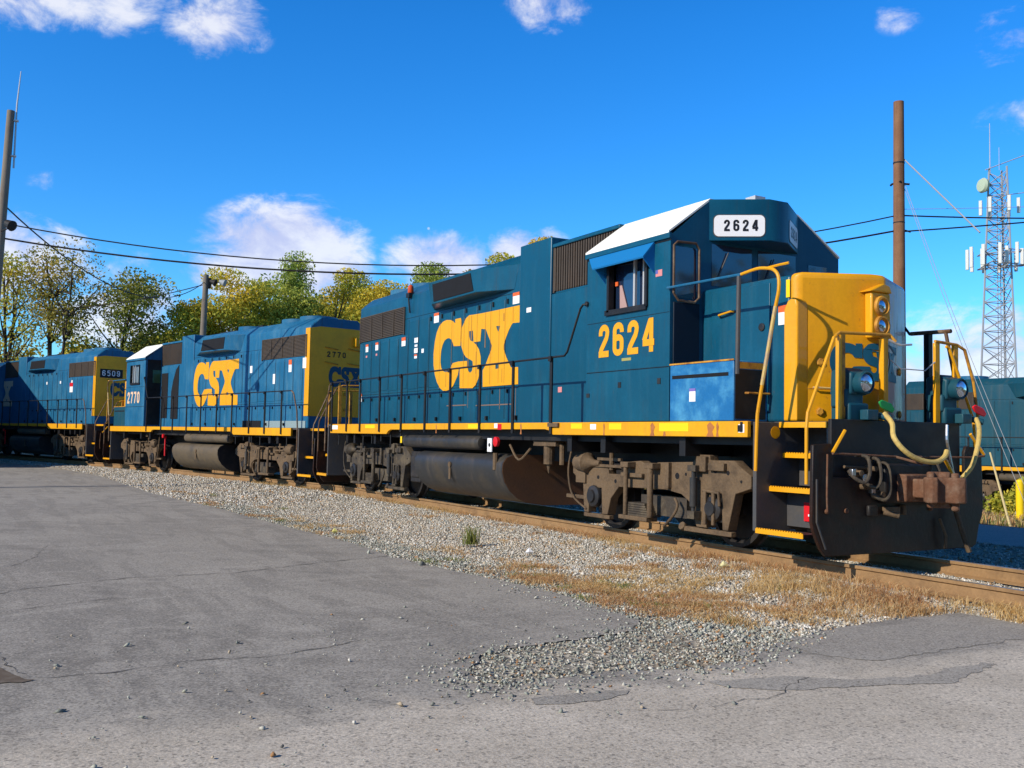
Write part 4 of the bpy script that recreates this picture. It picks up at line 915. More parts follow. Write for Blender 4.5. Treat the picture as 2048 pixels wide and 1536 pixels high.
def asphalt_mat(name, base, alt, warm=None, tracks=True):
    m_ = bpy.data.materials.new(name); m_.use_nodes = True; N = NT(m_.node_tree); b = N.n['Principled BSDF']
    t = N.new('ShaderNodeTexCoord').outputs['Object']
    c = N.mix(N.ramp(N.noise(t, .35, 5, .6, .4), .35, .65), base, alt)
    # swept tyre arcs and dusty patches
    wv = N.noise(N.scale(t, .22, 1.2, 1), 1.1, 5, .6, 1.6)
    c = N.mix(N.m('MULTIPLY', N.ramp(wv, .50, .58), .55 if tracks else .15), c, tuple(q * .78 for q in base))
    wv2 = N.noise(N.scale(t, 1.3, .35, 1), .9, 5, .6, 2.2)
    c = N.mix(N.m('MULTIPLY', N.ramp(wv2, .54, .62), .45 if tracks else .15), c, tuple(min(q * 1.15, 1) for q in alt))
    c = N.mix(N.m('MULTIPLY', N.ramp(N.noise(t, 1.4, 6, .65), .54, .70), .30), c, tuple(q * .84 for q in alt))
    if tracks:   # curved wheel marks left by turning lorries
        for cx, cy, f_, am in ((4.5, -14.5, 1.3, .30), (11.5, -13.0, 1.9, .26), (-4.0, -1.0, 1.1, .24)):
            vm = N.new('ShaderNodeVectorMath'); vm.operation = 'DISTANCE'; N.l.new(N.scale(t, 1, 1, 0), vm.inputs[0]); vm.inputs[1].default_value = (cx, cy, 0)
            rr_ = N.m('ADD', vm.outputs['Value'], N.m('MULTIPLY', N.noise(t, .35, 3), 1.6))
            w_ = N.ramp(N.m('SINE', N.m('MULTIPLY', rr_, f_ * 6.28)), .35, .95)
            w_ = N.m('MULTIPLY', w_, N.ramp(N.noise(t, .45, 4, .6, .5), .46, .66))
            c = N.mix(N.m('MULTIPLY', w_, am * 1.5), c, tuple(q * (.70 if cx != 11.5 else 1.3) for q in base))
    if warm:   # older, paler tan-grey surface nearer the gate: its edge wanders
        sp_ = N.new('ShaderNodeSeparateXYZ'); N.l.new(t, sp_.inputs[0])
        fq = N.m('SUBTRACT', sp_.outputs[0], N.m('ADD', 11.50, N.m('MULTIPLY', sp_.outputs[1], .115)))
        fq = N.m('ADD', fq, N.m('MULTIPLY', N.m('SUBTRACT', N.noise(N.scale(t, 1, .6, 1), 1.3, 8, .68, .8), .5), 2.2))
        wc = N.mix(N.ramp(N.noise(t, .9, 6, .65, .5), .40, .62), warm[0], warm[1])
        wc = N.mix(N.m('MULTIPLY', N.ramp(N.noise(N.scale(t, 1, .5, 1), 3.2, 6, .7, 1.0), .56, .70), .5), wc, tuple(q * .72 for q in warm[0]))
        c = N.mix(N.ramp(fq, -.30, .40), c, wc)
    g = N.noise(t, 70, 4, .75)
    c = N.mix(.9, c, N.mix(N.ramp(g, .32, .70), (.60, .60, .61), (1.38, 1.36, 1.33)), 'MULTIPLY')
    v = N.new('ShaderNodeTexVoronoi'); v.inputs['Scale'].default_value = 62; N.l.new(t, v.inputs['Vector'])
    sx = N.new('ShaderNodeSeparateColor'); N.l.new(v.outputs['Color'], sx.inputs[0])
    c = N.mix(N.m('MULTIPLY', N.m('GREATER_THAN', sx.outputs[0], .88), .40), c, (.52, .49, .44))
    c = N.mix(N.m('MULTIPLY', N.m('LESS_THAN', sx.outputs[1], .08), .50), c, (.10, .095, .09))
    N.l.new(c, b.inputs['Base Color']); b.inputs['Roughness'].default_value = .9; b.inputs['Specular IOR Level'].default_value = .2
    bp = N.new('ShaderNodeBump'); bp.inputs['Strength'].default_value = .35; bp.inputs['Distance'].default_value = .008
    N.l.new(g, bp.inputs['Height']); N.l.new(bp.outputs[0], b.inputs['Normal'])
    return m_


def rough_edge(pts, amp, k=8):
    out = []
    for i in range(len(pts) - 1):
        a = np.array(pts[i], float); b = np.array(pts[i + 1], float); L = np.linalg.norm(b - a); n = max(1, min(k * 4, int(L / .07)))
        nn = np.array([-(b - a)[1], (b - a)[0]]) / max(L, 1e-6)
        for j in range(n):
            out.append(tuple(a + (b - a) * j / n + nn * rng.normal(0, amp) * (j > 0)))
    out.append(tuple(pts[-1])); return out


EDGE_UP = [(-120, -40), (-60, -17.2), (-45, -11.9), (-35.4, -8.3), (-32, -7.1), (-27.3, -5.95), (-20.7, -5.29), (-10.8, -5.24), (-4.45, -4.79), (-.84, -4.68), (2.22, -4.51), (3.96, -4.59), (5.5, -4.44), (6.66, -4.26), (7.46, -4.17), (8.41, -4.25),
           (9.09, -4.29), (9.48, -4.64), (9.54, -5.15), (9.6, -5.8), (9.73, -6.27), (10.11, -6.55), (10.42, -6.66), (10.60, -6.5), (10.56, -6.1), (10.58, -5.55), (10.78, -5.1), (10.66, -4.55), (10.42, -4.4), (10.36, -4.2), (10.40, -4.0),
           (10.15, -3.15), (10.05, -2.12), (10.07, -1.13)]
poly = rough_edge(EDGE_UP, .022) + [(60, -1.13), (60, -80), (-120, -80)]
ASPH = asphalt_mat('asphalt', (.30, .283, .262), (.355, .335, .308), warm=((.49, .445, .385), (.58, .53, .465)))
AP = np.array(poly)
tag(MB().flat(poly, [], lambda u, w: (u, w, -.250)).done('asphalt_road', ASPH), kind='structure')


def inside(P, x, y):
    r = np.zeros(len(x), bool); n = len(P)
    for i in range(n):
        x1, y1 = P[i]; x2, y2 = P[(i + 1) % n]
        c = ((y1 > y) != (y2 > y)); xx = (x2 - x1) * (y - y1) / ((y2 - y1) + 1e-12) + x1
        r ^= c & (x < xx)
    return r


PATCH = asphalt_mat('asphalt_dark_patch', (.32, .30, .275), (.38, .36, .33), tracks=False)
for pl in ([(10.55, -3.85), (10.32, -3.25), (10.22, -2.14), (10.25, -1.2), (11.1, -1.2), (11.14, -1.78), (11.13, -2.77), (11.17, -3.6), (11.03, -3.78), (10.76, -3.92)],
           [(11.10, -5.25), (11.20, -4.65), (11.48, -4.3), (11.62, -3.83), (11.54, -2.96), (11.64, -2.9), (11.76, -3.42), (11.86, -3.72), (11.62, -4.44), (11.48, -4.97), (11.28, -5.22)],
           [(10.93, -6.55), (10.95, -6.30), (11.05, -5.87), (11.16, -6.1), (11.15, -6.37), (11.07, -6.6)]):
    tag(MB().flat(rough_edge(pl + [pl[0]], .014)[:-1], [], lambda u, w: (u, w, -.2466)).done('road_patch', PATCH), kind='structure')
CRK = mat('crack_fill', (.07, .065, .062), .95)
for pts, w in (([(5.46, -9.4), (5.14, -9.02), (4.99, -8.58), (4.8, -8.11), (4.77, -7.58), (4.78, -6.8), (4.4, -5.97), (4.16, -5.23), (3.96, -4.62)], .022),
               ([(9.19, -9.6), (9.07, -9.25), (9.13, -9.01), (9.16, -8.83), (9.11, -8.51), (9.05, -8.09), (9.12, -7.61), (9.03, -7.28), (8.9, -6.9)], .016),
               ([(3.3, -9.2), (3.11, -9.01), (2.37, -8.77), (1.24, -8.57)], .02), ([(7.9, -9.5), (8.2, -9.39), (8.55, -9.36), (8.88, -9.32), (9.07, -9.25)], .035),
               ([(6.4, -9.2), (6.1, -8.4), (6.2, -8.0)], .012), ([(11.3, -4.5), (11.6, -5.2), (11.5, -6.0)], .008)):
    pp = rough_edge(pts, .022); mb = MB()
    L_ = []; 
    for i, p in enumerate(pp): ww = w * (.25 + .75 * abs(math.sin(i * .7) * math.cos(i * .31))); L_ += [(p[0] - ww / 2, p[1], -.2452), (p[0] + ww / 2, p[1] + .003, -.2452)]
    mb.add(L_, [(2 * i, 2 * i + 1, 2 * i + 3, 2 * i + 2) for i in range(len(pp) - 1)])
    tag(mb.done('road_crack', CRK), kind='structure')
MUD = mat('dark_mud', (.13, .10, .075), .9, dirt=(.2, .17, .14), dirt_amt=.7, dscale=8)
tag(MB().flat(rough_edge([(8.6, -9.55), (8.72, -9.40), (8.95, -9.34), (9.12, -9.28), (9.16, -9.22), (9.2, -9.3), (9.12, -9.5)] + [(8.6, -9.55)], .01)[:-1], [], lambda u, w: (u, w, -.2445)).done('road_stain', MUD), kind='structure')
# pale service strip beyond the track
tag(MB().flat(rough_edge([(-40, 5.4), (60, 5.4)], .05, 20) + [(60, 9.0), (-40, 9.0)], [], lambda u, w: (u, w, -.252)).done('gravel_road', asphalt_mat('pale_gravel', (.40, .40, .40), (.46, .45, .44), tracks=False)), kind='structure')

# rails and ties
trk = thing('railway_track', 'rusty pair of rails on weathered ties under the coupled locomotives', 'track')


def rail_mesh(off, line, z0, parent, m_side=RAILR, m_top=RAILT):
    prof = [(-.036, 0), (.036, 0), (.036, -.035), (.010, -.05), (.010, -.145), (.07, -.165), (.07, -.178), (-.07, -.178), (-.07, -.165), (-.010, -.145), (-.010, -.05), (-.036, -.035)]
    vs = []; n = len(prof)
    for i, p in enumerate(line):
        d = (line[min(i + 1, len(line) - 1)] - line[max(i - 1, 0)]).normalized(); s_ = Vector((d.y, -d.x, 0))
        for a, b in prof: q = p + s_ * (off + a); vs.append((q.x, q.y, z0 + b))
    fs = [(i * n + k, i * n + (k + 1) % n, (i + 1) * n + (k + 1) % n, (i + 1) * n + k) for i in range(len(line) - 1) for k in range(n)]
    o = MB().add(vs, fs).done('rail', [m_side, m_top], parent)
    for f in o.data.polygons:
        if f.normal.z > .9 and f.center.z > z0 - .01: f.material_index = 1
    return o


for off in (-.7525, .7525): rail_mesh(off, CLS, 0.0, trk)
acc = 0; last = None; tie0 = None
arc_p = [p for p in CLS if -44 < p.x < 9.4]
for i in range(len(arc_p) - 1):
    a, b = arc_p[i], arc_p[i + 1]; L = (b - a).length; n = int(L // .05)
    for j in range(n):
        acc += L / n
        if acc < .56: continue
        acc = 0; p = a.lerp(b, j / n); an = math.atan2((a - b).y, (a - b).x)
        if tie0 is None:
            tie0 = MB().box(-.115, .115, -1.30, 1.30, -.12, 0).box(-.09, .09, -.86, -.64, 0, .012).box(-.09, .09, .64, .86, 0, .012).done('tie', TIE, trk, bevel=.01); o = tie0
        else: o = tie0.copy(); COL.objects.link(o); o.parent = trk
        o.location = (p.x, p.y + random.uniform(-.05, .05), -.186 + random.uniform(-.012, .004)); o.rotation_euler = (0, 0, an + random.uniform(-.02, .02))
trk2 = thing('railway_track', 'distant rusty track in front of the far blue hood', 'track')
line2 = [Vector((-70 + 10 * k, 23.9 + (-70 + 10 * k + 3) * math.tan(R(5)), 0)) for k in range(15)]
for off in (-.7525, .7525): rail_mesh(off, line2, -.95, trk2)

# ------------------------------------------------------------------ loose stones
def stone_mat(name, cols):
    m_ = bpy.data.materials.new(name); m_.use_nodes = True; N = NT(m_.node_tree); b = N.n['Principled BSDF']
    at = N.new('ShaderNodeAttribute'); at.attribute_name = 'leafvar'
    cr = N.new('ShaderNodeValToRGB'); N.l.new(at.outputs['Fac'], cr.inputs[0]); cr.color_ramp.interpolation = 'CONSTANT'
    while len(cr.color_ramp.elements) < len(cols): cr.color_ramp.elements.new(.5)
    for i, (p, c) in enumerate(cols): cr.color_ramp.elements[i].position = p; cr.color_ramp.elements[i].color = (*c, 1)
    N.l.new(cr.outputs[0], b.inputs['Base Color']); b.inputs['Roughness'].default_value = .85; b.inputs['Specular IOR Level'].default_value = .3
    return m_


STONE = stone_mat('ballast_stone', [(0, (.50, .46, .39)), (.18, (.64, .60, .53)), (.36, (.38, .35, .30)), (.52, (.54, .45, .33)), (.66, (.34, .34, .31)), (.80, (.74, .71, .66)), (.88, (.20, .18, .15)), (.94, (.42, .25, .12))])
STONEB = stone_mat('grey_green_stone', [(0, (.29, .31, .27)), (.22, (.42, .43, .37)), (.42, (.21, .22, .20)), (.58, (.52, .51, .45)), (.72, (.13, .13, .125)), (.82, (.46, .38, .28)), (.90, (.70, .67, .60)), (.96, (.38, .21, .10))])


def stones(name, x, y, z, s, m_, label=None, kind='stuff'):
    n = len(x)
    base = np.array([(1, 0, 0), (0, 1, 0), (-1, 0, 0), (0, -1, 0), (0, 0, .75), (0, 0, -.5)], float)
    V = base[None] * rng.uniform(.55, 1.25, (n, 6, 1)) + rng.normal(0, .16, (n, 6, 3)); V *= s[:, None, None] * rng.uniform(.6, 1.1, (n, 1, 3))
    a = rng.uniform(0, 6.28, n); ca, sa = np.cos(a)[:, None], np.sin(a)[:, None]
    X = V[..., 0] * ca - V[..., 1] * sa; Y = V[..., 0] * sa + V[..., 1] * ca
    t = rng.normal(0, .35, n)[:, None]; Z = V[..., 2] + X * t
    P = np.stack([X + x[:, None], Y + y[:, None], Z + z[:, None]], -1).reshape(-1, 3)
    f = np.array([(0, 1, 4), (1, 2, 4), (2, 3, 4), (3, 0, 4), (1, 0, 5), (2, 1, 5), (3, 2, 5), (0, 3, 5)])
    F = (np.arange(n)[:, None, None] * 6 + f[None]).reshape(-1, 3)
    o = np_mesh(name, P, F, m_); var_attr(o, np.repeat(rng.uniform(0, 1, n), 8)); return tag(o, label, kind=kind)


def scatter(n, x0, x1, y0, y1, keep):
    x = rng.uniform(x0, x1, n); y = rng.uniform(y0, y1, n); k = keep(x, y); return x[k], y[k]


def on_ballast(x, y): d = dist(x, y); return (~inside(AP, x, y)) & (d < -.80) | (np.abs(d) < .66) & (x < 12)
xs1, ys1 = scatter(210000, -6, 11, -7.2, .7, on_ballast)
dens1 = np.clip(1.1 - .045 * (8 - xs1), .35, 1); k = rng.uniform(0, 1, len(xs1)) < dens1; xs1, ys1 = xs1[k], ys1[k]
# two kinds: grey-green near the asphalt, pale near the track
ed = np.interp(xs1, [-60, -20, -4, 4, 7.5, 9.1, 12], [-6, -5.29, -4.8, -4.6, -4.2, -4.3, -6])
pg = sstep(.9, .25, ys1 - ed) if 0 else 1 - sstep(.35, 1.25, ys1 - ed); pg = np.maximum(pg, sstep(9.2, 9.9, xs1 + (ys1 + 3) * -.15) * (ys1 < -3.4))
isb = rng.uniform(0, 1, len(xs1)) < np.clip(pg, .08, .90)
sz = rng.uniform(.010, .025, len(xs1)) * np.where(rng.uniform(0, 1, len(xs1)) < .08, 1.5, 1)
zz = hgt(xs1, ys1) + sz * .25
tg = (xs1 > 9.1) & (ys1 < -4.3); kp = ~tg | (rng.uniform(0, 1, len(xs1)) < .55); sz = np.where(tg, sz * .8, sz); xs1, ys1, sz, zz, isb = xs1[kp], ys1[kp], sz[kp], zz[kp], isb[kp]
stones('track_ballast', xs1[~isb], ys1[~isb], zz[~isb], sz[~isb], STONE); stones('roadside_gravel', xs1[isb], ys1[isb], zz[isb], sz[isb] * .92, STONEB)
xs2, ys2 = scatter(80000, -40, -6, -10, 2, on_ballast); sz = rng.uniform(.02, .045, len(xs2)); stones('track_ballast', xs2, ys2, hgt(xs2, ys2) + sz * .2, sz, STONE)
xs3, ys3 = scatter(16000, -12, 12, .85, 5.5, lambda x, y: x > -50); sz = rng.uniform(.02, .04, len(xs3)); stones('track_ballast', xs3, ys3, hgt(xs3, ys3) + sz * .2, sz, STONE)
# gravel spilled over the asphalt edge, thinning out
nsp = 1500; tt = rng.uniform(0, 1, nsp); ex = np.array([p[0] for p in EDGE_UP[13:32]]); ey = np.array([p[1] for p in EDGE_UP[13:32]])
q = tt * (len(ex) - 1.001); qi = q.astype(int); fr_ = q - qi; px_ = ex[qi] * (1 - fr_) + ex[qi + 1] * fr_; py_ = ey[qi] * (1 - fr_) + ey[qi + 1] * fr_
px_ = px_ + rng.normal(0, .16, nsp) + .05; py_ = py_ + rng.normal(0, .20, nsp) - .05; sz = rng.uniform(.008, .022, nsp)
stones('roadside_gravel', px_, py_, np.full(nsp, -.246), sz, STONEB)
nl_ = 420; x = rng.uniform(7.6, 11.6, nl_); y = rng.uniform(-9.2, -4.4, nl_); k = inside(AP, x, y); x, y = x[k], y[k]; sz = rng.exponential(.006, len(x)) + .004
stones('loose_stone_chips', x, y, np.full(len(x), -.240), sz, STONEB)
sp_ = [(10.82, -7.17, .02), (10.84, -7.03, .018), (10.36, -7.68, .014), (10.5, -8.24, .016), (10.61, -8.21, .016), (10.27, -8.32, .012), (10.62, -7.76, .016), (8.61, -7.79, .02), (8.13, -7.12, .018), (9.34, -6.91, .016), (9.68, -6.16, .03), (3.6, -4.75, .05), (5.0, -4.6, .06), (9.45, -4.9, .035)]
stones('loose_stone_chips', np.array([a[0] for a in sp_]), np.array([a[1] for a in sp_]), np.full(len(sp_), -.238), np.array([a[2] for a in sp_]) * 1.2, STONEB)


# ------------------------------------------------------------------ grass
def blades(name, x, y, z, h, m_, w=.004, lean=.5, **kw):
    n = len(x); a = rng.uniform(0, 6.28, n); dx, dy = np.cos(a), np.sin(a); L = rng.normal(0, lean, (n, 2)) * h[:, None]
    b1 = np.stack([x - dy * w, y + dx * w, z], -1); b2 = np.stack([x + dy * w, y - dx * w, z], -1)
    m1 = np.stack([x - dy * w * .8 + L[:, 0] * .35, y + dx * w * .8 + L[:, 1] * .35, z + h * .6], -1); m2 = np.stack([x + dy * w * .8 + L[:, 0] * .35, y - dx * w * .8 + L[:, 1] * .35, z + h * .6], -1)
    tp = np.stack([x + L[:, 0], y + L[:, 1], z + h * rng.uniform(.75, 1, n)], -1)
    V = np.stack([b1, b2, m2, m1, tp], 1).reshape(-1, 3); o_ = np.arange(n)[:, None] * 5
    F = np.concatenate([np.stack([o_[:, 0], o_[:, 0] + 1, o_[:, 0] + 2], -1), np.stack([o_[:, 0], o_[:, 0] + 2, o_[:, 0] + 3], -1), np.stack([o_[:, 0] + 3, o_[:, 0] + 2, o_[:, 0] + 4], -1)], 0)
    o = np_mesh(name, V, F, m_); v = rng.uniform(0, 1, n); var_attr(o, np.concatenate([v, v, v])); return tag(o, **kw)


def clump_pts(spots, per, spread):
    X, Y = [], []
    for cx, cy, r, n in spots:
        for _ in range(n):
            a, b = rng.normal(cx, r), rng.normal(cy, r * .6); m_ = int(per * rng.uniform(.5, 1.4))
            X.append(rng.normal(a, spread, m_)); Y.append(rng.normal(b, spread, m_))
    return np.concatenate(X), np.concatenate(Y)


SP = [(8.6, -1.75, .35, 18), (9.1, -1.7, .35, 22), (9.5, -1.6, .3, 18), (9.9, -1.4, .25, 16), (9.7, -2.2, .35, 12), (9.0, -2.3, .4, 8), (10.0, -1.9, .2, 8), (8.0, -1.3, .25, 6), (7.2, -1.25, .2, 6), (7.1, -1.55, .2, 4), (6.2, -1.2, .2, 6), (5.2, -1.25, .2, 5), (4.3, -1.2, .2, 4), (3.6, -1.0, .15, 3), (10.5, -.95, .3, 16), (10.9, -.92, .2, 8), (9.3, -1.35, .3, 12), (8.3, -1.35, .25, 8)]
x, y = clump_pts(SP, 60, .07); k = ~inside(AP, x, y); x, y = x[k], y[k]
blades('dry_grass', x, y, hgt(x, y), rng.uniform(.04, .14, len(x)), GRASSD, .0028, .6, kind='stuff')
xr = rng.uniform(-14, 11.5, 9000); yr = np.interp(xr, cl[::-1, 0], cl[::-1, 1]) - .86 - np.abs(rng.normal(0, .09, 9000)); kk = (wob(xr * 2.1, yr * 0) > -.35) | (xr > 8); xr, yr = xr[kk], yr[kk]
blades('straw_patch', xr, yr, hgt(xr, yr), rng.uniform(.03, .13, len(xr)), GRASSD, .0032, .6, kind='stuff')
SP2 = [(6.9, -3.7, .45, 34), (7.7, -3.6, .4, 34), (8.3, -3.75, .35, 26), (6.1, -3.75, .4, 14), (8.0, -2.9, .4, 16), (8.9, -3.3, .4, 20), (9.4, -2.9, .35, 16), (5.3, -3.2, .4, 8), (6.6, -2.6, .4, 12), (7.4, -2.4, .35, 12), (3.9, -3.6, .4, 5), (1.0, -4.2, .5, 8), (-.6, -4.3, .6, 10), (-2.5, -4.4, .6, 9), (-6, -4.7, .8, 8), (-11, -4.9, 1, 7), (2.0, -1.3, .8, 8), (-1, -1.3, .8, 7), (8.6, -2.9, .4, 14), (9.3, -3.7, .3, 12), (5.5, -1.5, .8, 16), (7.5, -1.8, .7, 14)]
x, y = clump_pts(SP2, 85, .09); k = ~inside(AP, x, y); x, y = x[k], y[k]
blades('straw_patch', x, y, hgt(x, y) + .008, rng.uniform(.02, .06, len(x)), GRASSD, .0036, 1.1, kind='stuff')
x, y = clump_pts([(7.5, -3.5, .5, 8), (6.0, -3.9, .4, 5), (8.8, -3.6, .4, 6), (9.0, -1.9, .4, 3), (-3, -4.4, 1.5, 6), (-8, -4.9, 2, 6), (4.7, -4.1, .3, 4)], 50, .06); k = ~inside(AP, x, y); x, y = x[k], y[k]
blades('green_weeds', x, y, hgt(x, y), rng.uniform(.03, .08, len(x)), GRASSG, .003, .6, kind='stuff')
a_, b_ = rng.normal(0, .055, 170), rng.normal(0, .055, 170)
blades('green_weed_tuft', 3.39 + a_, -3.06 + b_, np.full(170, -.21), rng.uniform(.12, .36, 170), GRASSG, .004, .30, label='single green weed tuft growing in the ballast below the fuel tank', cat='weed')
x = rng.uniform(-14, 12, 26000); y = rng.uniform(9.3, 19, 26000); k = rng.uniform(0, 1, 26000) < .35 + .5 * (wob(x * .7, y * .9) > 0); x, y = x[k], y[k]
blades('far_dry_grass', x, y, hgt(x, y), rng.uniform(.12, .42, len(x)), GRASSD, .012, .5, kind='stuff')
x = rng.uniform(-14, 12, 9000); y = rng.uniform(9.3, 17, 9000)
blades('far_green_grass', x, y, hgt(x, y), rng.uniform(.1, .34, len(x)), GRASSG, .012, .5, kind='stuff')
for (tx, ty, tz), lab, m_ in (((4.75, -2.87, -.19), 'white scrap of litter lying on the ballast right of the weed tuft', LABEL), ((7.05, -1.45, -.16), 'small pale yellow scrap lying by the near rail below the front truck', mat('pale_yellow_paper', (.68, .64, .35), .7)), ((.93, -4.3, -.22), 'yellowish scrap lying at the asphalt edge left of the weed tuft', mat('yellow_scrap', (.65, .6, .2), .7))):
    mb = MB(); mb.add([(tx - .06, ty - .03, tz), (tx + .05, ty - .04, tz + .02), (tx + .06, ty + .04, tz + .01), (tx - .04, ty + .03, tz + .05), (tx, ty, tz + .07), (tx, ty, tz - .02)], [(0, 1, 4), (1, 2, 4), (2, 3, 4), (3, 0, 4), (1, 0, 5), (2, 1, 5), (3, 2, 5), (0, 3, 5)])
    tag(mb.done('litter', m_), lab, 'litter')

# ================================================================== far track equipment
LF, HF, CF, NF = loco('blue locomotive hood on the far lower track behind the yellow nose', (-2.2, 24.0, -.95), R(5), 1, dict(side=TEALD, tank=TANKB, visor=False))
MB().box(-2.2, -1.15, -.96, -.94, 4.35, 4.78).box(-.75, .4, -.96, -.94, 4.35, 4.78).box(.8, 2.0, -.985, -.96, 4.35, 4.8).done('louvre', GRILL, HF)
# rubble, bush, bollard, covered pile, leaning stick
rb = thing('rubble_pile', 'pile of dark broken rocks beyond the grass, beside the snow plough', 'rubble')
V = []
for k in range(46):
    cx, cy = rng.normal(-3.6, 2.4), rng.normal(19.2, .8); r_ = rng.uniform(.18, .45); cz = hgt(np.array([cx]), np.array([cy]))[0] + rng.uniform(0, .55) * math.exp(-((cx + 3.6) / 3) ** 2)
    p = rng.normal(0, 1, (14, 3)); p /= np.linalg.norm(p, axis=1)[:, None]; p *= rng.uniform(.7, 1.1, (14, 1)) * r_
    bm = bmesh.new(); [bm.verts.new((cx + a, cy + b, cz + c * .8)) for a, b, c in p]; bmesh.ops.convex_hull(bm, input=bm.verts); me = bpy.data.meshes.new('rock'); bm.to_mesh(me); bm.free(); me.materials.append(ROCKM)
    o = bpy.data.objects.new('rock', me); COL.objects.link(o); o.parent = rb
bl = thing('bollard', 'yellow steel bollard standing in the far grass beside the white pile', 'bollard', (1.1, 13.9, -.62))
MB().cyl((0, 0, 0), (0, 0, 1.12), .095, 20).lathe((0, 0, 1.12), 'z', [(0, .095), (.04, .08), (.06, .03)], 20).done('post', YBRIGHT, bl, smooth=True)
MB().lathe((0, 0, 0), 'z', [(0, .16), (.05, .15), (.05, .1)], 20).done('collar', GREYP, bl, smooth=True)
bm = bmesh.new(); bmesh.ops.create_icosphere(bm, subdivisions=4, radius=1)
for v in bm.verts:
    p = v.co; q = .12 * math.sin(p.x * 5 + p.z * 3) + .08 * math.sin(p.y * 9 + p.x * 4) + .05 * math.sin(p.z * 14); v.co = Vector((p.x * 1.15, p.y * .9, max(p.z, -.25) * 1.0)) * (1 + q)
me = bpy.data.meshes.new('covered_pile'); bm.to_mesh(me); bm.free(); me.materials.append(BAG); me.polygons.foreach_set('use_smooth', [True] * len(me.polygons))
o = bpy.data.objects.new('covered_pile', me); COL.objects.link(o); o.location = (1.35, 15.6, -.55); tag(o, 'lumpy pile under white sheeting at the right edge behind the bollard', 'covered pile')
tag(MB().tube([(3.67, 9.58, -.4), (3.50, 9.47, .45), (3.34, 9.36, 1.26)], [.026, .023, .019], 8).done('leaning_stick', mat('pale_stick', (.68, .56, .30), .7), smooth=True), 'thin pale stick leaning beside the far service road', 'stick')


# ================================================================== trees
def leaf_cloud(C_, n, size, var0=0.0):
    """C_: rows of (x,y,z,rx,rz); returns leaf quads"""
    C_ = np.array(C_); w = C_[:, 3] ** 2 * C_[:, 4]; pick = rng.choice(len(C_), n, p=w / w.sum()); c = C_[pick]
    d = rng.normal(0, 1, (n, 3)); d /= np.linalg.norm(d, axis=1)[:, None]; r = rng.uniform(0, 1, n) ** .42
    P = c[:, :3] + d * r[:, None] * np.stack([c[:, 3], c[:, 3], c[:, 4]], -1)
    a = rng.normal(0, 1, (n, 3)); a /= np.linalg.norm(a, axis=1)[:, None]; b = np.cross(a, rng.normal(0, 1, (n, 3))); b /= np.linalg.norm(b, axis=1)[:, None]
    s_ = size * rng.uniform(.5, 1.2, n)[:, None]; a *= s_; b *= s_ * .6
    V = np.stack([P - a, P - b * .9, P + a, P + b], 1).reshape(-1, 3)
    return V, np.arange(n * 4).reshape(-1, 4), np.clip(rng.uniform(0, 1, n) * .6 + rng.uniform(0, 1, len(C_))[pick] * .5, 0, 1)


def tree(x, y, h, w, base, m_, label, n=2600, leaf=.14, sparse=6, shape='round', group=None, trunks=1, tr=.16, clumps=26):
    t = thing('tree', label, 'tree', (x, y, -.3), 0, group); tb = MB(); cl_ = []
    for q in range(trunks):
        lx, ly = random.uniform(-.5, .5) * (trunks > 1) * w * .25, random.uniform(-.4, .4)
        top = Vector((lx * 2.2, ly * 2, h * .86)); P0 = Vector((lx * .15, ly * .2, 0))
        mid = P0.lerp(top, .5) + Vector((random.uniform(-.4, .4), random.uniform(-.4, .4), 0))
        ln_ = smooth_line([P0, mid, top], 4); rr = [tr * (1 - .85 * i / (len(ln_) - 1)) for i in range(len(ln_))]
        tb.tube(ln_, rr, 7)
        for k in range(clumps // trunks):
            u = (k + random.random()) / (clumps // trunks); zc = base + (h - base) * (u * .97)
            if shape == 'cone': rad = w * .5 * (1 - u) ** .75 + .3
            elif shape == 'umbrella': rad = w * .5 * (math.sin(min(1, .25 + u * .9) * math.pi * .62)) * (.55 + .45 * u)
            else: rad = w * .5 * math.sqrt(max(.05, 1 - (2 * u - 1) ** 2 * .9))
            a = random.uniform(0, 6.28); rc = rad * random.uniform(.25, .95)
            cr_ = (.15 + .12 * random.random()) * w * (1.0 if shape != 'cone' else 1.15 * (1 - u * .45))
            c = (lx * .8 + math.cos(a) * rc, ly + math.sin(a) * rc, zc, cr_, cr_ * random.uniform(.5, .85)); cl_.append(c)
            s0 = ln_[min(len(ln_) - 1, int(max(0, (zc - (h - base) * .28)) / (h * .86) * (len(ln_) - 1)))]
            tb.tube(smooth_line([s0, s0.lerp(Vector(c[:3]), .5) + Vector((0, 0, -.2)), Vector(c[:3])], 2), [tr * .35, tr * .3, tr * .22, tr * .15, tr * .08], 5)
    tb.done('trunk', BARK, t, smooth=True)
    V, F, v = leaf_cloud(cl_, int(n * sparse), leaf * 1.02); o = np_mesh('crown', V, F, m_); var_attr(o, v); o.parent = t
    return t


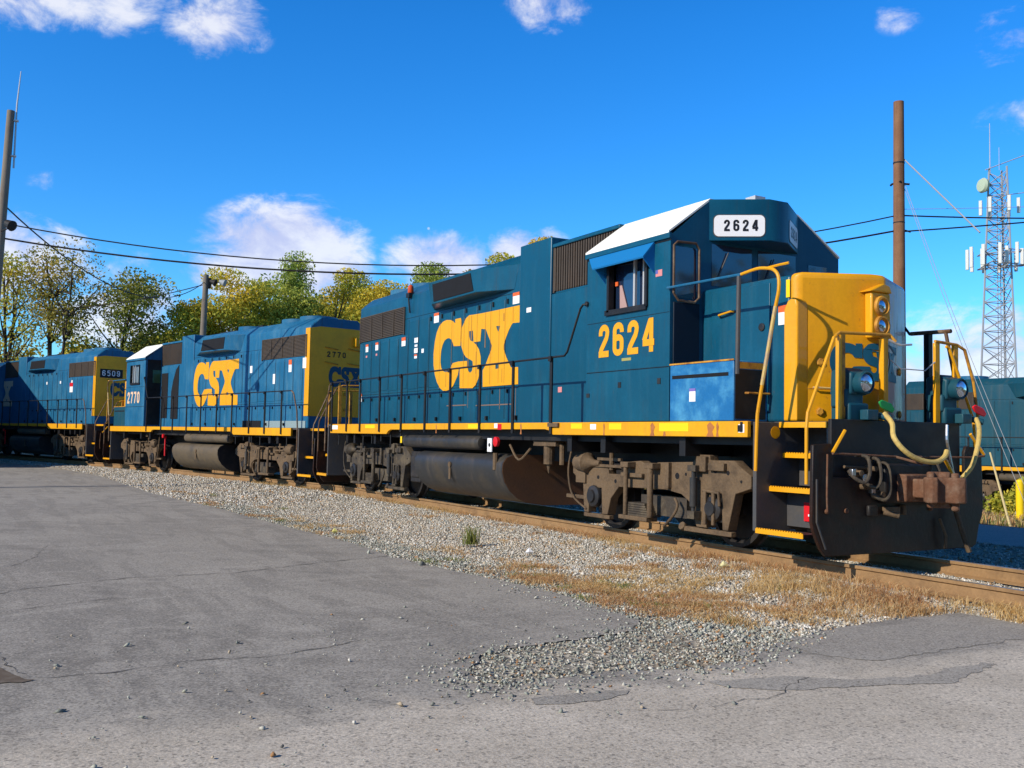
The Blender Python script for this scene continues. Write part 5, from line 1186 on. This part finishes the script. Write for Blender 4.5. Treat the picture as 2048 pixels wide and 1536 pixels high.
GT = 'trees behind the locomotives'
tree(-63, -6.9, 14.6, 6.5, 6, LEAF_YG, 'tall thin-leaved tree at the far left edge of the picture', 1500, .13, 2.6, 'round', GT, 2, .24, 26)
tree(-61, -3.6, 14.5, 8.4, 9.2, LEAF_BR, 'tall open tree with forked bare trunks and an umbrella crown', 1900, .12, 3.0, 'umbrella', GT, 3, .20, 45)
tree(-60, .9, 13.0, 7.6, 4.5, LEAF_DG, 'dark olive spreading tree between the open tree and the wooden light pole', 3000, .13, 4.2, 'round', GT, 1, .22, 34)
tree(-66, -2.2, 8.6, 5.5, 2.5, LEAF_YG, 'low pale tree below the open forked tree', 1500, .17, 2, 'round', GT)
tree(-66, -5.5, 7.6, 6.0, 2.0, LEAF_YG, 'low thin tree at the foot of the far left tree', 1300, .17, 2, 'round', GT)
tree(-64, 3.4, 9.2, 4.6, 2.5, LEAF_DG, 'small dark rounded tree above the white cab roof of the second locomotive', 1900, .15, 5.2, 'round', GT)
tree(-72, 6.6, 9.3, 5, 2.5, LEAF_BR, 'thin brownish tree just left of the wooden light pole', 700, .15, 3, 'round', GT)
tree(-60, 6.3, 11.4, 6.4, 2.5, LEAF_YG, 'low yellow-green tree directly behind the wooden light pole', 2800, .125, 8.5, 'round', GT)
tree(-60, 9.4, 14.0, 8.0, 3, LEAF_YG, 'orange-tinged yellow tree right of the wooden light pole', 3800, .125, 8.5, 'round', GT)
tree(-60.5, 13.4, 16.0, 8.6, 3, LEAF_G, 'tallest pointed green tree in the middle of the row', 4600, .125, 8.5, 'cone', GT, clumps=60)
tree(-61, 17.4, 15.4, 8.2, 3, LEAF_YG, 'rounded yellow-green tree right of the pointed green tree', 3800, .125, 8.5, 'round', GT)
tree(-58, 21.0, 14.4, 8.2, 3, LEAF_YG, 'bushy yellow-green tree above the rear of the nearest hood', 3800, .125, 8.5, 'round', GT)
tree(-58, 23.6, 15.6, 7.2, 3, LEAF_G, 'greener bushy tree behind the orange beacon', 3400, .125, 8.5, 'round', GT)
tree(-57, 27.2, 15.8, 5, 3, LEAF_OR, 'golden tree top peeping over the duct bulge of the nearest hood', 2300, .16, 5.2, 'round', GT)
tree(-55, 30.6, 17.2, 6, 3, LEAF_YG, 'yellow tree top crossing the wires above the nearest hood', 2300, .125, 8.5, 'round', GT)
tree(-53, 33.4, 19.3, 5.6, 3, LEAF_OR, 'orange tree top just left of the tall filter housing', 2300, .125, 8.5, 'round', GT)
tree(-70, 11, 11, 9, 2, LEAF_G, 'dull green tree filling the gap behind the orange-tinged tree', 2400, .2, 5.2, 'round', GT)
tree(-70, 19, 11, 9, 2, LEAF_DG, 'dark tree filling the gap behind the rounded yellow-green tree', 2400, .2, 5.2, 'round', GT)
tree(-75, 15, 15.5, 13, 1, LEAF_G, 'deep green tree standing farthest back behind the pointed green tree', 3200, .19, 7.5, 'round', GT)
tree(-75, 23, 15.5, 13, 1, LEAF_YG, 'pale green tree farthest back behind the greener bushy tree', 3200, .19, 7.5, 'round', GT)
# unseen leaf masses added outside the frame, blocking sky light from front faces
wl = []
for k in range(90):
    y_ = -75 + 150 * (k % 45) / 45 + rng.uniform(-1.5, 1.5); x_ = 52 + rng.uniform(-3, 3) + (k >= 45) * 7
    wl.append((x_, y_, rng.uniform(3, 13), rng.uniform(3.5, 5.5), rng.uniform(3, 5)))
for k in range(40):
    wl.append((-20 + 75 * k / 40, -78 + rng.uniform(-3, 3), rng.uniform(2, 9), rng.uniform(3.5, 5), rng.uniform(3, 4.5)))
V, F, v = leaf_cloud(wl, 26000, .75); o = np_mesh('sky_block_foliage', V, F, LEAF_DG); var_attr(o, v); tag(o, kind='stuff')
bsh = thing('bush', 'yellow-green bush beyond the rubble below the far locomotive', 'bush', (-1.2, 17.3, -.85))
V, F, v = leaf_cloud([(0, 0, .5, .7, .5), (.5, .1, .7, .5, .5), (-.5, 0, .5, .5, .4), (.2, .2, 1.0, .4, .35)], 2200, .07); o = np_mesh('foliage', V, F, LEAF_YG); var_attr(o, v); o.parent = bsh
MB().tube([(0, 0, 0), (.1, 0, .5), (.3, .1, 1.0)], [.03, .02, .01], 5).tube([(0, 0, 0), (-.3, 0, .6)], [.025, .01], 5).done('stem', BARK, bsh)

# ================================================================== poles, wires, tower
pl_ = thing('utility_pole', 'leaning grey wooden pole with whip antenna at the left edge', 'pole')
P1, P2 = Vector((-13.79, -8.82, 10.19)), Vector((-13.79, -8.93, 6.41)); dr = (P2 - P1).normalized(); B0 = P1 + dr * (10.5)
MB().tube([B0, P2, P1], [.14, .115, .10], 14).done('shaft', WOODG, pl_, smooth=True)
MB().tube([P1 + Vector((.02, .13, -1.6)), P1 + Vector((.02, .14, .2)), (-13.78, -8.62, 11.35)], [.025, .022, .012], 8).box(-13.8, -13.7, -8.75, -8.62, 9.9, 9.94).box(-13.8, -13.7, -8.78, -8.64, 8.9, 8.94).done('whip_antenna', GALV, pl_)
MB().tube([(-13.7, -8.92, 6.78), (-13.3, -8.80, 6.78), (-13.0, -8.74, 6.80)], .02).lathe((-13.05, -8.74, 6.86), (.6, .5, -.35), [(-.16, .06), (-.12, .10), (.02, .13), (.10, .15), (.11, .12)], 14).done('floodlight', WIRE, pl_)
pr = thing('utility_pole', 'thick brown wooden pole rising behind the yellow nose', 'pole', (-1.82, 13.0, -.6))
MB().tube([(-.02, .03, 0), (0, 0, 6), (.0, -.0, 11.68)], [.19, .165, .14], 16).done('shaft', WOOD, pr, smooth=True)
MB().cyl((0, 0, 9.9), (0, 0, 9.94), .158, 16).cyl((0, 0, 8.2), (0, 0, 8.23), .160, 16).tube([(.14, -.1, 9.35), (-.22, -.02, 9.36), (-.28, 0, 9.34)], .03).tube([(.1, .1, 9.32), (.2, .2, 9.3)], .03).tube([(.1, .12, 8.0), (.2, .24, 7.95)], .025).done('pole_bracket', WIRE, pr)
pm = thing('light_pole', 'weathered wooden pole with two floodlights behind the second locomotive', 'pole', (-44.47, 3.05, -.5))
MB().tube([(0, 0, 0), (0, 0, 6), (.02, .08, 11.5)], [.24, .20, .17], 14).done('shaft', WOODG, pm, smooth=True)
MB().box(-.25, .3, .15, .35, 10.7, 11.3).tube([(0, 0, 11.0), (.3, .5, 11.0), (.5, .8, 11.05)], .03).done('transformer_bracket', WIRE, pm)
for a, b in ((.35, .30), (.62, .80)):
    MB().lathe((a, b + .15, 11.05), (.5, .75, -.3), [(-.22, .08), (-.1, .14), (.12, .20), (.16, .24), (.17, .2)], 14).done('floodlight', WIREG if b > .5 else WIRE, pm, smooth=True)


def wire(a, b, sag, r, label, m_=WIRE, n=28):
    a, b = Vector(a), Vector(b)
    o = MB().tube([a.lerp(b, i / n) - Vector((0, 0, 4 * sag * (i / n) * (1 - i / n))) for i in range(n + 1)], r, 5).done('overhead_wire', m_); return tag(o, label, 'wire')


wire((-13.79, -8.86, 7.02), (-1.85, 12.97, 7.83), 1.30, .019, 'upper black overhead wire crossing above the locomotives')
wire((-13.79, -8.86, 6.60), (-1.85, 12.97, 7.40), 1.12, .026, 'lower thicker black wire crossing above the locomotives')
wire((-1.85, 12.97, 7.83), (10, 40, 11.6), .9, .022, 'upper wire running right from the brown pole past the tower')
wire((-1.85, 12.97, 7.36), (12, 42, 12.6), .5, .022, 'lower wire running right from the brown pole past the tower')
wire((-13.79, -8.9, 7.55), (-44.47, 3.05, 10.55), 1.7, .022, 'sagging wire from the leaning pole down to the light pole')
wire((-75, -8, 11.5), (-44.47, 3.05, 10.4), .8, .03, 'thin wire reaching the light pole from the left')
wire((-1.72, 13.1, 9.42), (.96, 12.56, 6.8), .0, .022, 'pale guy wire sloping down right from the brown pole', WIREG)
wire((-1.72, 13.1, 8.75), (2.5, 12.6, -.5), .25, .008, 'thin guy wire dropping steeply beside the brown pole', WIREG)
wire((-1.72, 13.1, 8.6), (2.1, 12.9, -.5), .20, .008, 'second thin guy wire dropping beside the brown pole', WIREG)
wire((-1.72, 13.1, 8.0), (14, 40, 12.0), .8, .008, 'faint thin wire running level right from the brown pole', WIREG)

tw = thing('radio_tower', 'grey lattice radio tower with white antenna panels and a round dish', 'tower', (-49.9, 90.5, -1), R(20))
lat = MB(); H = 33.6; legs = [(math.cos(R(90 + 120 * k)), math.sin(R(90 + 120 * k))) for k in range(3)]
def rad(z): return 2.5 - 1.45 * z / H
for a, b in legs: lat.tube([(a * rad(0), b * rad(0), 0), (a * rad(H), b * rad(H), H)], .11, 6)
zl = 0; step = 2.6
while zl < H - 1.2:
    z2 = min(zl + step, H)
    for k in range(3):
        a, b = legs[k], legs[(k + 1) % 3]
        A = Vector((a[0] * rad(zl), a[1] * rad(zl), zl)); B = Vector((b[0] * rad(z2), b[1] * rad(z2), z2)); C2 = Vector((b[0] * rad(zl), b[1] * rad(zl), zl)); D2 = Vector((a[0] * rad(z2), a[1] * rad(z2), z2))
        lat.tube([A, B], .05, 5); lat.tube([C2, D2], .05, 5); lat.tube([A, C2], .05, 5)
    zl = z2; step = max(1.3, step * .94)
for q in range(3): lat.tube([(.3 * q - .3, .2, 0), (.3 * q - .3, .2, 30 - q * 4)], .05, 5)
lat.done('lattice_mast', TOWERM, tw)
pf = MB(); r_ = 3.2
for z in (22.6, 24.2):
    pts = [(r_ * math.cos(R(30 + 120 * k)), r_ * math.sin(R(30 + 120 * k)), z) for k in range(3)]
    for k in range(3): pf.tube([pts[k], pts[(k + 1) % 3]], .06, 6); pf.tube([pts[k], (0, 0, z)], .06, 6)
pf.done('antenna_platform', TOWERM, tw)
for z0, r_, hh, nn in ((22.3, 3.3, 2.3, 12), (22.6, 2.2, 1.8, 5), (28.4, 1.9, 1.7, 6)):
    for k in range(nn):
        a = R(360 / nn * k + 14); cx, cy = r_ * math.cos(a), r_ * math.sin(a)
        MB().hexa([(cx - .17, cy - .12, z0), (cx + .17, cy - .12, z0), (cx + .17, cy + .12, z0), (cx - .17, cy + .12, z0), (cx - .17, cy - .12, z0 + hh), (cx + .17, cy - .12, z0 + hh), (cx + .17, cy + .12, z0 + hh), (cx - .17, cy + .12, z0 + hh)]).done('antenna_panel', ANT, tw, bevel=.03)
MB().lathe((-1.1, -.9, 31.6), (-.6, -.8, 0), [(0, .15), (.1, .7), (.5, .85), (.75, .7), (.8, .1)], 20).done('dish', DISH, tw, smooth=True)
MB().tube([(-1.0, .2, 33.2), (-1.0, .2, 39.0)], [.07, .035], 6).tube([(-1.2, -1, 33.4), (2.2, 2.6, 35.4)], .06).tube([(0, 0, 33.4), (0, 0, 36)], .03).tube([(-1, -1.2, 30.2), (2.4, 2.2, 31)], .05).done('whip_antenna', GALV, tw)

# ================================================================== workshop left of the picture; its roof shades the third locomotive
ws = thing('workshop', 'plain gabled metal workshop beside the track beyond the left edge', 'building')
gp = [(-27.5, -.26), (-28.5, 4.4), (-44, 9.6), (-62, 4.4), (-62, -.26)]
MB().prism(gp, 'y', -30, -13.2).done('wall', CORR, ws)
MB().hexa([(-28.0, -30.4, 4.3), (-28.0, -12.8, 4.3), (-44, -12.8, 9.66), (-44, -30.4, 9.66), (-28.0, -30.4, 4.42), (-28.0, -12.8, 4.42), (-44, -12.8, 9.8), (-44, -30.4, 9.8)]).hexa([(-62.6, -30.4, 4.3), (-62.6, -12.8, 4.3), (-44, -12.8, 9.66), (-44, -30.4, 9.66), (-62.6, -30.4, 4.42), (-62.6, -12.8, 4.42), (-44, -12.8, 9.8), (-44, -30.4, 9.8)]).done('roof', GREYP, ws)
MB().box(-48, -40, -13.2, -13.12, -.25, 4.6).done('door', TEALD, ws)
